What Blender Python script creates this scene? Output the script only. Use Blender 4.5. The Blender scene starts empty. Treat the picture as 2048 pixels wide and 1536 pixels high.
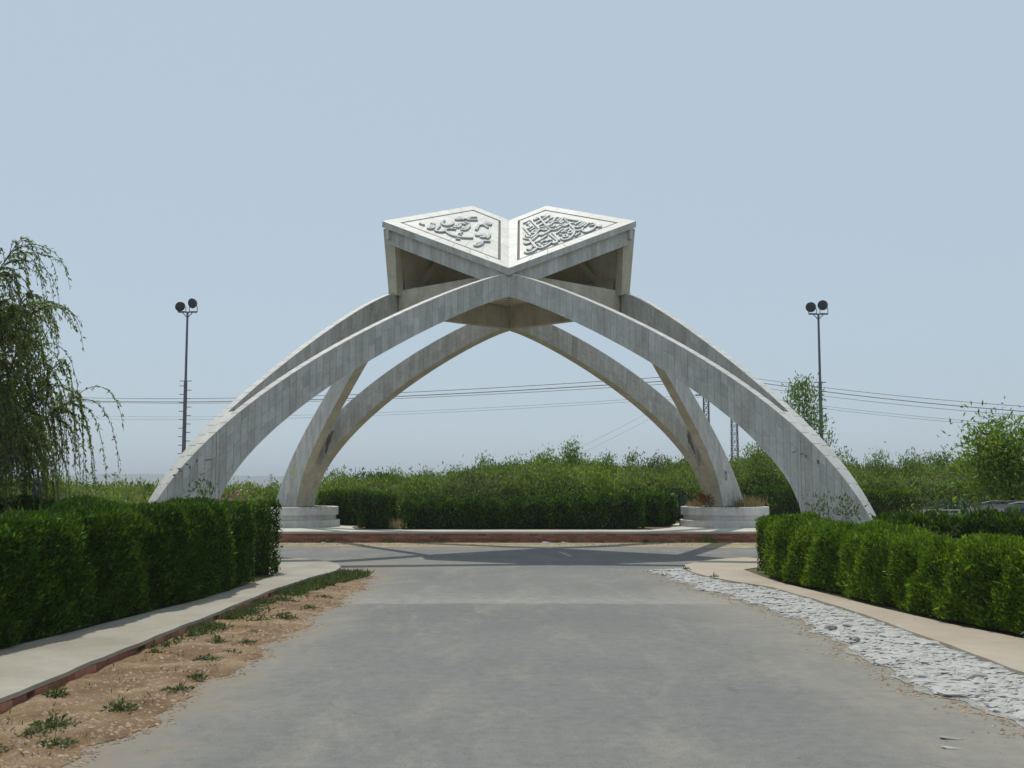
import bpy, bmesh, math, random
import numpy as np
from mathutils import Vector, Matrix
rng = np.random.default_rng(7)
random.seed(7)
R = math.radians
scene = bpy.context.scene
C = scene.collection

# ------------------------------------------------------------------ camera
cam_d = bpy.data.cameras.new('camera')
cam = bpy.data.objects.new('camera', cam_d); C.objects.link(cam)
cam.location = (0, 0, 1.6)
cam.rotation_euler = (R(90 + 5.161), 0, 0)
cam_d.sensor_width = 36.0
cam_d.lens = 36.0 * 2181.1 / 2048.0
cam_d.clip_start = 0.1
cam_d.clip_end = 20000
scene.camera = cam
# ------------------------------------------------------------------ sky and sun
SUN = Vector((-0.17, 0.42, 1.0)).normalized()          # towards the sun
world = bpy.data.worlds.new('World'); scene.world = world
world.use_nodes = True
wn = world.node_tree
sky = wn.nodes.new('ShaderNodeTexSky'); sky.sky_type = 'NISHITA'
sky.sun_disc = False
sky.sun_elevation = math.asin(SUN.z)
sky.sun_rotation = math.atan2(SUN.x, SUN.y)
sky.altitude = 500
sky.air_density = 1.0
sky.dust_density = 1.0
sky.ozone_density = 3.0
bg = wn.nodes['Background']; bg.inputs['Strength'].default_value = 0.12
hz_mix = wn.nodes.new('ShaderNodeMix'); hz_mix.data_type = 'RGBA'     # a milky, hazy summer sky: the same veil in every direction
hz_mix.inputs[0].default_value = 0.85
hz_mix.inputs[7].default_value = (0.555 / 0.12, 0.668 / 0.12, 0.760 / 0.12, 1)
wn.links.new(sky.outputs['Color'], hz_mix.inputs[6])
wn.links.new(hz_mix.outputs[2], bg.inputs['Color'])
sun_d = bpy.data.lights.new('sun', 'SUN')
sun = bpy.data.objects.new('sun', sun_d); C.objects.link(sun)
sun_d.energy = 3.4; sun_d.angle = R(0.6); sun_d.color = (1.0, 0.955, 0.87)
sun.rotation_euler = (-SUN).to_track_quat('-Z', 'Y').to_euler()
sun.location = (-10, 30, 40)
scene.view_settings.view_transform = 'Standard'
scene.view_settings.look = 'None'
scene.view_settings.gamma = 1.0
scene.view_settings.exposure = -0.12
scene.cycles.use_denoising = True
scene.cycles.max_bounces = 8
scene.cycles.transparent_max_bounces = 8
scene.cycles.volume_bounces = 1

# ------------------------------------------------------------------ materials
def _nt(name):
    m = bpy.data.materials.new(name); m.use_nodes = True
    nt = m.node_tree; b = nt.nodes['Principled BSDF']
    return m, nt, b
def _noise(nt, scale, detail=6, rough=0.6, vec=None, dist=0.0):
    n = nt.nodes.new('ShaderNodeTexNoise')
    n.inputs['Scale'].default_value = scale; n.inputs['Detail'].default_value = detail
    n.inputs['Roughness'].default_value = rough; n.inputs['Distortion'].default_value = dist
    if vec is not None: nt.links.new(vec, n.inputs['Vector'])
    return n.outputs['Fac']
def _ramp(nt, fac, stops):
    r = nt.nodes.new('ShaderNodeValToRGB')
    e = r.color_ramp.elements
    while len(e) < len(stops): e.new(0.5)
    for i, (p, c) in enumerate(stops):
        e[i].position = p; e[i].color = (*c, 1)
    nt.links.new(fac, r.inputs['Fac']); return r.outputs['Color']
def _mix(nt, a, b, fac, mode='MIX'):
    n = nt.nodes.new('ShaderNodeMix'); n.data_type = 'RGBA'; n.blend_type = mode
    for sock, v in (('A', a), ('B', b), ('Factor', fac)):
        idx = {'Factor': 0, 'A': 6, 'B': 7}[sock]
        if hasattr(v, 'links') or isinstance(v, bpy.types.NodeSocket): nt.links.new(v, n.inputs[idx])
        elif idx == 0: n.inputs[0].default_value = v
        else: n.inputs[idx].default_value = (*v, 1)
    return n.outputs[2]
def _math(nt, op, a, b=None):
    n = nt.nodes.new('ShaderNodeMath'); n.operation = op
    for i, v in enumerate((a, b)):
        if v is None: continue
        if isinstance(v, bpy.types.NodeSocket): nt.links.new(v, n.inputs[i])
        else: n.inputs[i].default_value = v
    return n.outputs[0]
def _coord(nt, kind='Object', scale=(1, 1, 1)):
    t = nt.nodes.new('ShaderNodeTexCoord'); m = nt.nodes.new('ShaderNodeMapping')
    m.inputs['Scale'].default_value = scale
    nt.links.new(t.outputs[kind], m.inputs['Vector']); return m.outputs['Vector']
def _world(nt, scale=(1, 1, 1)):
    t = nt.nodes.new('ShaderNodeNewGeometry'); m = nt.nodes.new('ShaderNodeMapping')
    m.inputs['Scale'].default_value = scale
    nt.links.new(t.outputs['Position'], m.inputs['Vector']); return m.outputs['Vector']
def _attr(nt, name='tint'):
    a = nt.nodes.new('ShaderNodeAttribute'); a.attribute_name = name; return a.outputs['Fac']
def _bump(nt, b, h, strength=0.3, dist=0.02):
    n = nt.nodes.new('ShaderNodeBump'); n.inputs['Strength'].default_value = strength
    n.inputs['Distance'].default_value = dist
    nt.links.new(h, n.inputs['Height']); nt.links.new(n.outputs['Normal'], b.inputs['Normal'])

def mat_plain(name, col, rough=0.7, var=0.15, scale=4, metal=0, bump=0.0, bscale=40):
    m, nt, b = _nt(name)
    v = _world(nt)
    f = _noise(nt, scale, 6, 0.65, v)
    d = tuple(c * (1 - var) for c in col); l = tuple(min(1, c * (1 + var)) for c in col)
    nt.links.new(_ramp(nt, f, [(0.3, d), (0.7, l)]), b.inputs['Base Color'])
    b.inputs['Roughness'].default_value = rough; b.inputs['Metallic'].default_value = metal
    if bump: _bump(nt, b, _noise(nt, bscale, 5, 0.6, v), bump, 0.02)
    return m

def mat_marble(name, lo, mid, hi, grime=0.35, tint=True, rough=0.55):
    """cladding stone: tone per slab (tint), cloudy veins, streaks of dirt"""
    m, nt, b = _nt(name)
    v = _world(nt)
    if tint:
        c = _ramp(nt, _attr(nt), [(0.0, lo), (0.5, mid), (1.0, hi)])
    else:
        c = _ramp(nt, _noise(nt, 1.3, 4, 0.6, v), [(0.3, lo), (0.5, mid), (0.7, hi)])
    vein = _noise(nt, 5.0, 8, 0.7, v, 1.2)
    c = _mix(nt, c, _ramp(nt, vein, [(0.35, (0.80, 0.80, 0.79)), (0.6, (1, 1, 1))]), 0.8, 'MULTIPLY')
    streak = _noise(nt, 1.0, 7, 0.7, _world(nt, (3.2, 3.2, 0.55)))
    c = _mix(nt, c, _ramp(nt, streak, [(0.36, (0.62, 0.58, 0.50)), (0.56, (1, 1, 1))]), grime, 'MULTIPLY')
    nt.links.new(c, b.inputs['Base Color'])
    b.inputs['Roughness'].default_value = rough
    _bump(nt, b, _noise(nt, 30, 6, 0.7, v), 0.12, 0.01)
    return m

def mat_leaf(name, dark, mid, light, trans=0.35, rough=0.5, tcol=None):
    m, nt, b = _nt(name)
    c = _ramp(nt, _attr(nt), [(0.0, dark), (0.55, mid), (1.0, light)])
    nt.links.new(c, b.inputs['Base Color'])
    b.inputs['Roughness'].default_value = rough
    b.inputs['Specular IOR Level'].default_value = 0.25
    tr = nt.nodes.new('ShaderNodeBsdfTranslucent')
    tc = _mix(nt, c, tcol or (1.25, 1.2, 0.45), 1.0, 'MULTIPLY')
    nt.links.new(tc, tr.inputs['Color'])
    mx = nt.nodes.new('ShaderNodeMixShader'); mx.inputs[0].default_value = trans
    nt.links.new(b.outputs[0], mx.inputs[1]); nt.links.new(tr.outputs[0], mx.inputs[2])
    nt.links.new(mx.outputs[0], nt.nodes['Material Output'].inputs['Surface'])
    return m

M = {}
M['tile'] = mat_marble('grey_marble_tile', (0.42, 0.415, 0.395), (0.53, 0.525, 0.50), (0.61, 0.61, 0.60), 0.5)
M['soffit'] = mat_marble('tan_marble', (0.48, 0.435, 0.345), (0.54, 0.49, 0.39), (0.60, 0.555, 0.46), 0.5, False)
M['page'] = mat_marble('cream_marble', (0.58, 0.565, 0.52), (0.64, 0.625, 0.58), (0.69, 0.675, 0.63), 0.22, True)
M['letter'] = mat_marble('letter_stone', (0.36, 0.38, 0.37), (0.41, 0.43, 0.42), (0.46, 0.48, 0.47), 0.1, False)
M['mortar'] = mat_plain('mortar', (0.30, 0.29, 0.27), 0.9, 0.2, 6)
M['groove'] = mat_plain('groove_shade', (0.20, 0.18, 0.165), 0.9, 0.2, 6)  # darker than the page marble: shade inside the groove put into the colour
M['white_stone'] = mat_marble('planter_stone', (0.56, 0.55, 0.52), (0.60, 0.59, 0.56), (0.66, 0.65, 0.62), 0.5, False)

def mat_asphalt():
    m, nt, b = _nt('asphalt')
    v = _world(nt)
    big = _noise(nt, 0.35, 5, 0.6, _world(nt, (0.5, 1.2, 1)), 0.6)
    c = _ramp(nt, big, [(0.30, (0.150, 0.151, 0.145)), (0.50, (0.168, 0.168, 0.160)), (0.70, (0.188, 0.186, 0.174))])
    dust = _noise(nt, 1.4, 8, 0.7, _world(nt, (1, 0.35, 1)), 0.5)
    c = _mix(nt, c, (0.31, 0.285, 0.235), _math(nt, 'MULTIPLY', _ramp(nt, dust, [(0.50, (0, 0, 0)), (0.72, (1, 1, 1))]), 0.45))
    mott = _noise(nt, 9, 6, 0.75, v)
    c = _mix(nt, c, _ramp(nt, mott, [(0.35, (0.86, 0.86, 0.86)), (0.5, (1, 1, 1)), (0.68, (1.14, 1.14, 1.13))]), 0.9, 'MULTIPLY')
    spk = _noise(nt, 26, 2, 0.5, v)
    c = _mix(nt, c, _ramp(nt, spk, [(0.24, (0.45, 0.45, 0.45)), (0.31, (1, 1, 1))]), 0.9, 'MULTIPLY')
    grain = _noise(nt, 95, 3, 0.7, v)
    c = _mix(nt, c, _ramp(nt, grain, [(0.33, (0.66, 0.66, 0.66)), (0.5, (1, 1, 1)), (0.70, (1.38, 1.37, 1.34))]), 0.75, 'MULTIPLY')
    # hairline cracks
    vo = nt.nodes.new('ShaderNodeTexVoronoi'); vo.feature = 'DISTANCE_TO_EDGE'; vo.inputs['Scale'].default_value = 0.42
    wv = nt.nodes.new('ShaderNodeVectorMath'); wv.operation = 'ADD'
    nz = nt.nodes.new('ShaderNodeTexNoise'); nz.inputs['Scale'].default_value = 2.2; nz.inputs['Detail'].default_value = 6; nt.links.new(v, nz.inputs['Vector'])
    sc = nt.nodes.new('ShaderNodeVectorMath'); sc.operation = 'SCALE'; sc.inputs['Scale'].default_value = 0.7; nt.links.new(nz.outputs['Color'], sc.inputs[0])
    nt.links.new(v, wv.inputs[0]); nt.links.new(sc.outputs[0], wv.inputs[1]); nt.links.new(wv.outputs[0], vo.inputs['Vector'])
    crk = _ramp(nt, vo.outputs['Distance'], [(0.0, (0.55, 0.55, 0.55)), (0.006, (1, 1, 1))])
    msk = _ramp(nt, _noise(nt, 0.5, 4, 0.6, v), [(0.52, (0, 0, 0)), (0.62, (1, 1, 1))])
    c = _mix(nt, c, crk, _math(nt, 'MULTIPLY', msk, 0.75), 'MULTIPLY')
    # sand blown over the edges and on the junction
    sep = nt.nodes.new('ShaderNodeSeparateXYZ'); nt.links.new(v, sep.inputs[0])
    def edge(sock, lo, hi):
        r = nt.nodes.new('ShaderNodeMapRange'); r.inputs[1].default_value = lo; r.inputs[2].default_value = hi
        nt.links.new(sock, r.inputs[0]); return r.outputs[0]
    wob = _math(nt, 'ADD', sep.outputs[0], _math(nt, 'MULTIPLY', _math(nt, 'SUBTRACT', _noise(nt, 0.9, 6, 0.65, v), 0.5), 1.6))
    e1 = edge(wob, -1.55, -2.5); e2 = edge(wob, 1.9, 3.2)
    yy = _math(nt, 'ADD', sep.outputs[1], _math(nt, 'MULTIPLY', _math(nt, 'SUBTRACT', _noise(nt, 0.5, 6, 0.65, v), 0.5), 3.0))
    near = edge(yy, 22.0, 19.5)
    e12 = _math(nt, 'MULTIPLY', _math(nt, 'MAXIMUM', e1, e2), near)
    e3 = _math(nt, 'MULTIPLY', edge(yy, 26.0, 28.4), 0.95)
    e4 = _math(nt, 'MULTIPLY', _math(nt, 'MULTIPLY', edge(wob, 0.5, -3.0), edge(yy, 19.0, 20.5)), edge(yy, 23.5, 21.5))
    ee = _math(nt, 'MAXIMUM', _math(nt, 'MAXIMUM', e12, e3), _math(nt, 'MULTIPLY', e4, 0.8))
    fine = _ramp(nt, _noise(nt, 5, 8, 0.75, v), [(0.32, (0, 0, 0)), (0.62, (1, 1, 1))])
    ee = _math(nt, 'MULTIPLY', _math(nt, 'MULTIPLY', ee, _math(nt, 'ADD', _math(nt, 'MULTIPLY', fine, 0.7), 0.3)), 0.8)
    # pale dusty seam across the road
    sy = _math(nt, 'ADD', sep.outputs[1], _math(nt, 'MULTIPLY', _math(nt, 'SUBTRACT', _noise(nt, 0.6, 5, 0.6, v), 0.5), 0.5))
    seam = _math(nt, 'MULTIPLY', edge(sy, 14.55, 14.75), edge(sy, 16.6, 14.8))
    c = _mix(nt, c, (0.33, 0.315, 0.275), _math(nt, 'MULTIPLY', seam, _math(nt, 'MULTIPLY', fine, 0.75)))
    c = _mix(nt, c, (0.285, 0.262, 0.215), ee)
    spill = _math(nt, 'MULTIPLY', _math(nt, 'MULTIPLY', edge(wob, -2.0, -2.55), near), _math(nt, 'MULTIPLY', fine, 0.85))
    c = _mix(nt, c, (0.23, 0.165, 0.10), spill)
    nt.links.new(c, b.inputs['Base Color']); b.inputs['Roughness'].default_value = 0.92
    b.inputs['Specular IOR Level'].default_value = 0.2
    _bump(nt, b, _noise(nt, 70, 6, 0.7, v), 0.35, 0.01)
    return m
M['asphalt'] = mat_asphalt()

def mat_mix3(name, stops, scale, rough=0.95, fine=None, fscale=60, bump=0.4, bd=0.02, bscale=25, stretch=(1, 1, 1), dist=0.3):
    m, nt, b = _nt(name)
    v = _world(nt, stretch)
    c = _ramp(nt, _noise(nt, scale, 8, 0.7, v, dist), stops)
    if fine:
        c = _mix(nt, c, _ramp(nt, _noise(nt, fscale, 4, 0.7, v), fine), 0.8, 'MULTIPLY')
    nt.links.new(c, b.inputs['Base Color']); b.inputs['Roughness'].default_value = rough
    b.inputs['Specular IOR Level'].default_value = 0.2
    _bump(nt, b, _noise(nt, bscale, 8, 0.7, v), bump, bd)
    return m
FINE = [(0.3, (0.6, 0.6, 0.6)), (0.5, (1, 1, 1)), (0.72, (1.35, 1.35, 1.35))]
M['dirt'] = mat_mix3('red_dirt', [(0.32, (0.120, 0.072, 0.038)), (0.5, (0.220, 0.142, 0.078)), (0.66, (0.325, 0.238, 0.146))], 1.8, fine=FINE, fscale=55, bump=0.8, bd=0.03)
M['gravel'] = mat_mix3('sandy_gravel', [(0.3, (0.22, 0.18, 0.12)), (0.52, (0.32, 0.27, 0.18)), (0.7, (0.40, 0.35, 0.25))], 2.5, fine=FINE, fscale=40, bump=0.8, bd=0.03)
M['concrete'] = mat_mix3('path_concrete', [(0.3, (0.265, 0.24, 0.19)), (0.5, (0.335, 0.31, 0.255)), (0.7, (0.39, 0.365, 0.31))], 0.9, fine=[(0.3, (0.86, 0.86, 0.86)), (0.6, (1, 1, 1))], fscale=45, bump=0.25, bd=0.01)
M['path_pink'] = mat_mix3('path_concrete_warm', [(0.3, (0.34, 0.28, 0.215)), (0.5, (0.39, 0.335, 0.265)), (0.7, (0.43, 0.385, 0.315))], 0.8, fine=[(0.3, (0.86, 0.86, 0.86)), (0.6, (1, 1, 1))], fscale=45, bump=0.25, bd=0.01)
M['paving'] = mat_mix3('island_concrete', [(0.3, (0.40, 0.37, 0.31)), (0.6, (0.52, 0.50, 0.44))], 1.2, bump=0.2)
M['soil'] = mat_mix3('garden_soil', [(0.3, (0.07, 0.075, 0.03)), (0.5, (0.12, 0.11, 0.05)), (0.7, (0.20, 0.155, 0.085))], 0.8, fine=FINE, bump=0.6)
M['field'] = mat_mix3('field_ground', [(0.3, (0.06, 0.085, 0.03)), (0.5, (0.10, 0.12, 0.045)), (0.7, (0.17, 0.16, 0.08))], 0.05, fine=FINE, fscale=2.0, bump=0.3)
M['hill'] = mat_mix3('hill_ground', [(0.35, (0.05, 0.06, 0.035)), (0.6, (0.09, 0.10, 0.05))], 0.006, fine=FINE, fscale=0.05, bump=0.0)
M['plaster'] = mat_mix3('whitewashed_mortar', [(0.3, (0.23, 0.22, 0.195)), (0.5, (0.31, 0.305, 0.28)), (0.7, (0.40, 0.395, 0.37))], 2.2, fine=FINE, fscale=30, bump=0.9, bd=0.03, bscale=14)

def mat_stone(name, lo, hi, bump=0.5):
    m, nt, b = _nt(name)
    oi = nt.nodes.new('ShaderNodeObjectInfo')
    v = _world(nt)
    c = _ramp(nt, oi.outputs['Random'], [(0.0, lo), (1.0, hi)])
    c = _mix(nt, c, _ramp(nt, _noise(nt, 18, 8, 0.7, v), [(0.35, (0.68, 0.67, 0.64)), (0.6, (1, 1, 1))]), 0.85, 'MULTIPLY')
    nt.links.new(c, b.inputs['Base Color']); b.inputs['Roughness'].default_value = 0.9
    _bump(nt, b, _noise(nt, 40, 6, 0.7, v), bump, 0.01)
    return m
M['cobble'] = mat_stone('whitewashed_stone', (0.30, 0.295, 0.275), (0.50, 0.495, 0.475), 0.8)
M['dark_stone'] = mat_stone('bare_stone', (0.30, 0.29, 0.275), (0.42, 0.41, 0.39))
M['brick'] = mat_stone('red_brick', (0.26, 0.095, 0.063), (0.46, 0.20, 0.13))
M['pebble'] = mat_plain('pebble', (0.36, 0.27, 0.19), 0.95, 0.5, 9)

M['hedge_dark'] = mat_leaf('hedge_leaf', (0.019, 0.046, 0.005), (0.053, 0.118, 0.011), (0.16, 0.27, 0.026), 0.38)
M['hedge_sunlit'] = mat_leaf('hedge_leaf_sunlit', (0.035, 0.072, 0.007), (0.115, 0.215, 0.016), (0.27, 0.39, 0.034), 0.44)  # brighter copy of the hedge leaf, sunlight on the right hedge mixed into its colour
M['twig'] = mat_plain('hedge_twigs', (0.020, 0.024, 0.010), 0.95, 0.4, 20)
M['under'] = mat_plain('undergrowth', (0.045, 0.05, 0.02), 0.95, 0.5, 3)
M['willow'] = mat_leaf('willow_leaf', (0.065, 0.10, 0.026), (0.145, 0.205, 0.048), (0.30, 0.38, 0.09), 0.5)
M['shrub'] = mat_leaf('thicket_leaf', (0.055, 0.085, 0.022), (0.13, 0.205, 0.045), (0.29, 0.38, 0.11), 0.45)
M['sapling'] = mat_leaf('sapling_leaf', (0.05, 0.09, 0.022), (0.12, 0.20, 0.05), (0.25, 0.34, 0.10), 0.46)
M['bluegreen'] = mat_leaf('drooping_leaf', (0.03, 0.06, 0.03), (0.06, 0.11, 0.055), (0.13, 0.19, 0.11), 0.30)
M['broad'] = mat_leaf('broad_leaf', (0.045, 0.10, 0.015), (0.11, 0.21, 0.028), (0.32, 0.38, 0.04), 0.48)
M['weed'] = mat_leaf('weed_leaf', (0.05, 0.07, 0.03), (0.09, 0.13, 0.05), (0.17, 0.215, 0.09), 0.30)
M['dry'] = mat_leaf('dry_grass_blade', (0.16, 0.12, 0.05), (0.30, 0.23, 0.11), (0.44, 0.36, 0.19), 0.30, tcol=(1, 0.95, 0.75))
M['stalk'] = mat_leaf('verge_stalk', (0.06, 0.08, 0.03), (0.13, 0.14, 0.06), (0.30, 0.24, 0.13), 0.25, tcol=(1, 1, .8))
M['orange'] = mat_leaf('croton_leaf', (0.05, 0.03, 0.01), (0.16, 0.07, 0.015), (0.50, 0.24, 0.02), 0.25, tcol=(1, 0.9, 0.6))
M['pink'] = mat_leaf('oleander_petal', (0.45, 0.16, 0.22), (0.60, 0.26, 0.32), (0.75, 0.45, 0.48), 0.3, tcol=(1, 0.9, 0.9))
M['bark'] = mat_plain('bark', (0.085, 0.065, 0.045), 0.95, 0.4, 14, bump=0.5)
M['steel'] = mat_plain('painted_grey_steel', (0.12, 0.12, 0.145), 0.5, 0.2, 6, 0.3)
M['lamp_back'] = mat_plain('lamp_housing', (0.055, 0.06, 0.065), 0.45, 0.2, 8, 0.2)
M['mast'] = mat_plain('rusty_lattice_steel', (0.11, 0.085, 0.095), 0.7, 0.3, 3, 0.3)
M['wire'] = mat_plain('aluminium_cable', (0.14, 0.14, 0.15), 0.5, 0.1, 3, 0.3)
M['blue'] = mat_plain('blue_paint', (0.05, 0.12, 0.32), 0.5, 0.2, 8)
M['pale_blue'] = mat_plain('pale_blue_paint', (0.32, 0.45, 0.58), 0.5, 0.2, 8)
M['sign_frame'] = mat_plain('sign_frame_metal', (0.42, 0.41, 0.36), 0.6, 0.2, 10)
M['sign_face'] = mat_mix3('faded_sign_face', [(0.35, (0.10, 0.10, 0.10)), (0.45, (0.33, 0.34, 0.33)), (0.7, (0.40, 0.41, 0.39))], 7.0, 0.7, stretch=(1, 1, 0.5))
M['car_paint'] = mat_plain('dark_blue_car_paint', (0.016, 0.019, 0.036), 0.5, 0.1, 3)
M['car_glass'] = mat_plain('car_glass', (0.02, 0.025, 0.03), 0.06, 0.1, 3)
M['chrome'] = mat_plain('car_trim', (0.5, 0.5, 0.5), 0.25, 0.1, 3, 0.9)
M['rubber'] = mat_plain('rubber', (0.02, 0.02, 0.02), 0.85, 0.2, 10)
M['tail'] = mat_plain('lamp_lens', (0.6, 0.25, 0.12), 0.2, 0.1, 10)
M['mark'] = mat_plain('black_graffiti', (0.13, 0.13, 0.135), 0.9, 0.4, 30)
M['soot'] = mat_plain('soot', (0.16, 0.14, 0.12), 0.95, 0.4, 30)
M['yellow'] = mat_plain('yellow_poster', (0.45, 0.40, 0.10), 0.8, 0.3, 30)
M['poster'] = mat_mix3('printed_poster', [(0.4, (0.10, 0.14, 0.16)), (0.55, (0.30, 0.36, 0.38)), (0.7, (0.42, 0.46, 0.46))], 12, 0.8, bump=0)

# ------------------------------------------------------------------ object helpers
def put(o, label=None, cat=None, group=None, kind=None):
    if label: o['label'] = label
    if cat: o['category'] = cat
    if group: o['group'] = group
    if kind: o['kind'] = kind
    return o
def link(name, me, mat, parent=None):
    o = bpy.data.objects.new(name, me); C.objects.link(o)
    if mat is not None and not me.materials: me.materials.append(mat)
    if parent is not None: o.parent = parent
    return o
def root(name, loc, label, cat, group=None, rz=0):
    o = bpy.data.objects.new(name, None); C.objects.link(o)
    o.location = loc; o.rotation_euler = (0, 0, rz); o.empty_display_size = 0.2
    return put(o, label, cat, group)
def copy_tree(o, parent=None):
    c = o.copy(); C.objects.link(c); c.parent = parent
    for ch in list(o.children): copy_tree(ch, c)
    return c
class MB:
    def __init__(s): s.v = []; s.f = []; s.t = []
    def add(s, vs, fs, tint=0.5):
        n = len(s.v); s.v += [tuple(p) for p in vs]
        for f in fs: s.f.append(tuple(i + n for i in f)); s.t.append(tint)
    def box(s, c, d, tint=0.5, rz=0):
        x, y, z = (k / 2 for k in d); ca, sa = math.cos(rz), math.sin(rz)
        vs = []
        for k in (-z, z):
            for i, j in ((-x, -y), (x, -y), (x, y), (-x, y)):
                vs.append((c[0] + i * ca - j * sa, c[1] + i * sa + j * ca, c[2] + k))
        s.add(vs, [(3, 2, 1, 0), (4, 5, 6, 7), (0, 1, 5, 4), (1, 2, 6, 5), (2, 3, 7, 6), (3, 0, 4, 7)], tint)
    def prism(s, poly, off, tint=0.5):
        """poly: 3D points, off: vector; closed solid between poly and poly+off"""
        n = len(poly); P = [Vector(p) for p in poly]; o = Vector(off)
        vs = P + [p + o for p in P]
        fs = [tuple(range(n))[::-1], tuple(range(n, 2 * n))]
        fs += [(i, (i + 1) % n, n + (i + 1) % n, n + i) for i in range(n)]
        s.add(vs, fs, tint)
    def hexa(s, a, b, tint=0.5):
        """two matching quads a (4 pts) and b (4 pts) as a closed solid"""
        s.add(list(a) + list(b), [(3, 2, 1, 0), (4, 5, 6, 7), (0, 1, 5, 4), (1, 2, 6, 5), (2, 3, 7, 6), (3, 0, 4, 7)], tint)
    def tube(s, pts, rad, n=6, tint=0.5, cap=True):
        P = [Vector(p) for p in pts]
        rs = rad if hasattr(rad, '__len__') else [rad] * len(P)
        base = len(s.v); up = Vector((0.13, 0.21, 0.97))
        for i, p in enumerate(P):
            d = (P[min(i + 1, len(P) - 1)] - P[max(i - 1, 0)])
            d = d.normalized() if d.length > 1e-9 else Vector((0, 0, 1))
            a = d.cross(up if abs(d.dot(up)) < 0.95 else Vector((1, 0, 0))).normalized(); b_ = d.cross(a)
            for k in range(n):
                t = 2 * math.pi * k / n
                s.v.append(tuple(p + (a * math.cos(t) + b_ * math.sin(t)) * rs[i]))
        for i in range(len(P) - 1):
            for k in range(n):
                q = base + i * n
                s.f.append((q + k, q + (k + 1) % n, q + n + (k + 1) % n, q + n + k)); s.t.append(tint)
        if cap:
            s.f.append(tuple(base + k for k in range(n))[::-1]); s.t.append(tint)
            s.f.append(tuple(base + (len(P) - 1) * n + k for k in range(n))); s.t.append(tint)
    def lathe(s, prof, c=(0, 0, 0), n=48, tint=0.5):
        base = len(s.v)
        for r_, z in prof:
            for k in range(n):
                t = 2 * math.pi * k / n
                s.v.append((c[0] + r_ * math.cos(t), c[1] + r_ * math.sin(t), c[2] + z))
        for i in range(len(prof) - 1):
            for k in range(n):
                q = base + i * n
                s.f.append((q + k, q + (k + 1) % n, q + n + (k + 1) % n, q + n + k)); s.t.append(tint)
    def mesh(s, name, tint=True, recalc=True):
        me = bpy.data.meshes.new(name); me.from_pydata(s.v, [], s.f)
        if tint:
            a = me.attributes.new('tint', 'FLOAT', 'FACE'); a.data.foreach_set('value', np.array(s.t, 'f'))
        if recalc:
            bm = bmesh.new(); bm.from_mesh(me); bmesh.ops.recalc_face_normals(bm, faces=bm.faces); bm.to_mesh(me); bm.free()
        me.update(); return me
    def build(s, name, mat, parent=None, recalc=True):
        return link(name, s.mesh(name, True, recalc), mat, parent)
def smooth(o):
    o.data.polygons.foreach_set('use_smooth', [True] * len(o.data.polygons)); return o

def unit(a):
    return a / (np.linalg.norm(a, axis=-1, keepdims=True) + 1e-9)
def leaf_mesh(name, P, D, L, W, tint, fold=0.0):
    """many small diamond leaves: P base points, D axis directions, L lengths, W widths"""
    n = len(P); D = unit(D); L = np.broadcast_to(L, n)[:, None]; W = np.broadcast_to(W, n)[:, None]
    S = unit(np.cross(D, rng.normal(size=(n, 3)))); N = np.cross(D, S)
    v = np.empty((n, 4, 3), 'f')
    v[:, 0] = P; v[:, 2] = P + D * L
    mid = P + D * L * 0.45 + N * L * fold
    v[:, 1] = mid + S * W / 2; v[:, 3] = mid - S * W / 2
    me = bpy.data.meshes.new(name)
    me.vertices.add(n * 4); me.vertices.foreach_set('co', v.reshape(-1))
    me.loops.add(n * 4); me.loops.foreach_set('vertex_index', np.arange(n * 4, dtype='i'))
    me.polygons.add(n); me.polygons.foreach_set('loop_start', np.arange(0, n * 4, 4, dtype='i'))
    a = me.attributes.new('tint', 'FLOAT', 'FACE'); a.data.foreach_set('value', np.clip(np.broadcast_to(tint, n), 0, 1).astype('f'))
    me.update(calc_edges=True); return me
def lump(x, y, z, s=1.0, seed=0.0):
    return (np.sin(x * 2.1 * s + seed) * np.cos(y * 1.7 * s + 1.3 * seed) + 0.6 * np.sin(x * 4.3 * s + y * 3.7 * s + 2.1 * z * s + seed * 2)
            + 0.45 * np.sin(y * 6.9 * s - x * 5.1 * s + z * 6.2 * s + seed) + 0.35 * np.sin(z * 9.7 * s + x * 8.8 * s - y * 9.1 * s)) / 2.0
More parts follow.
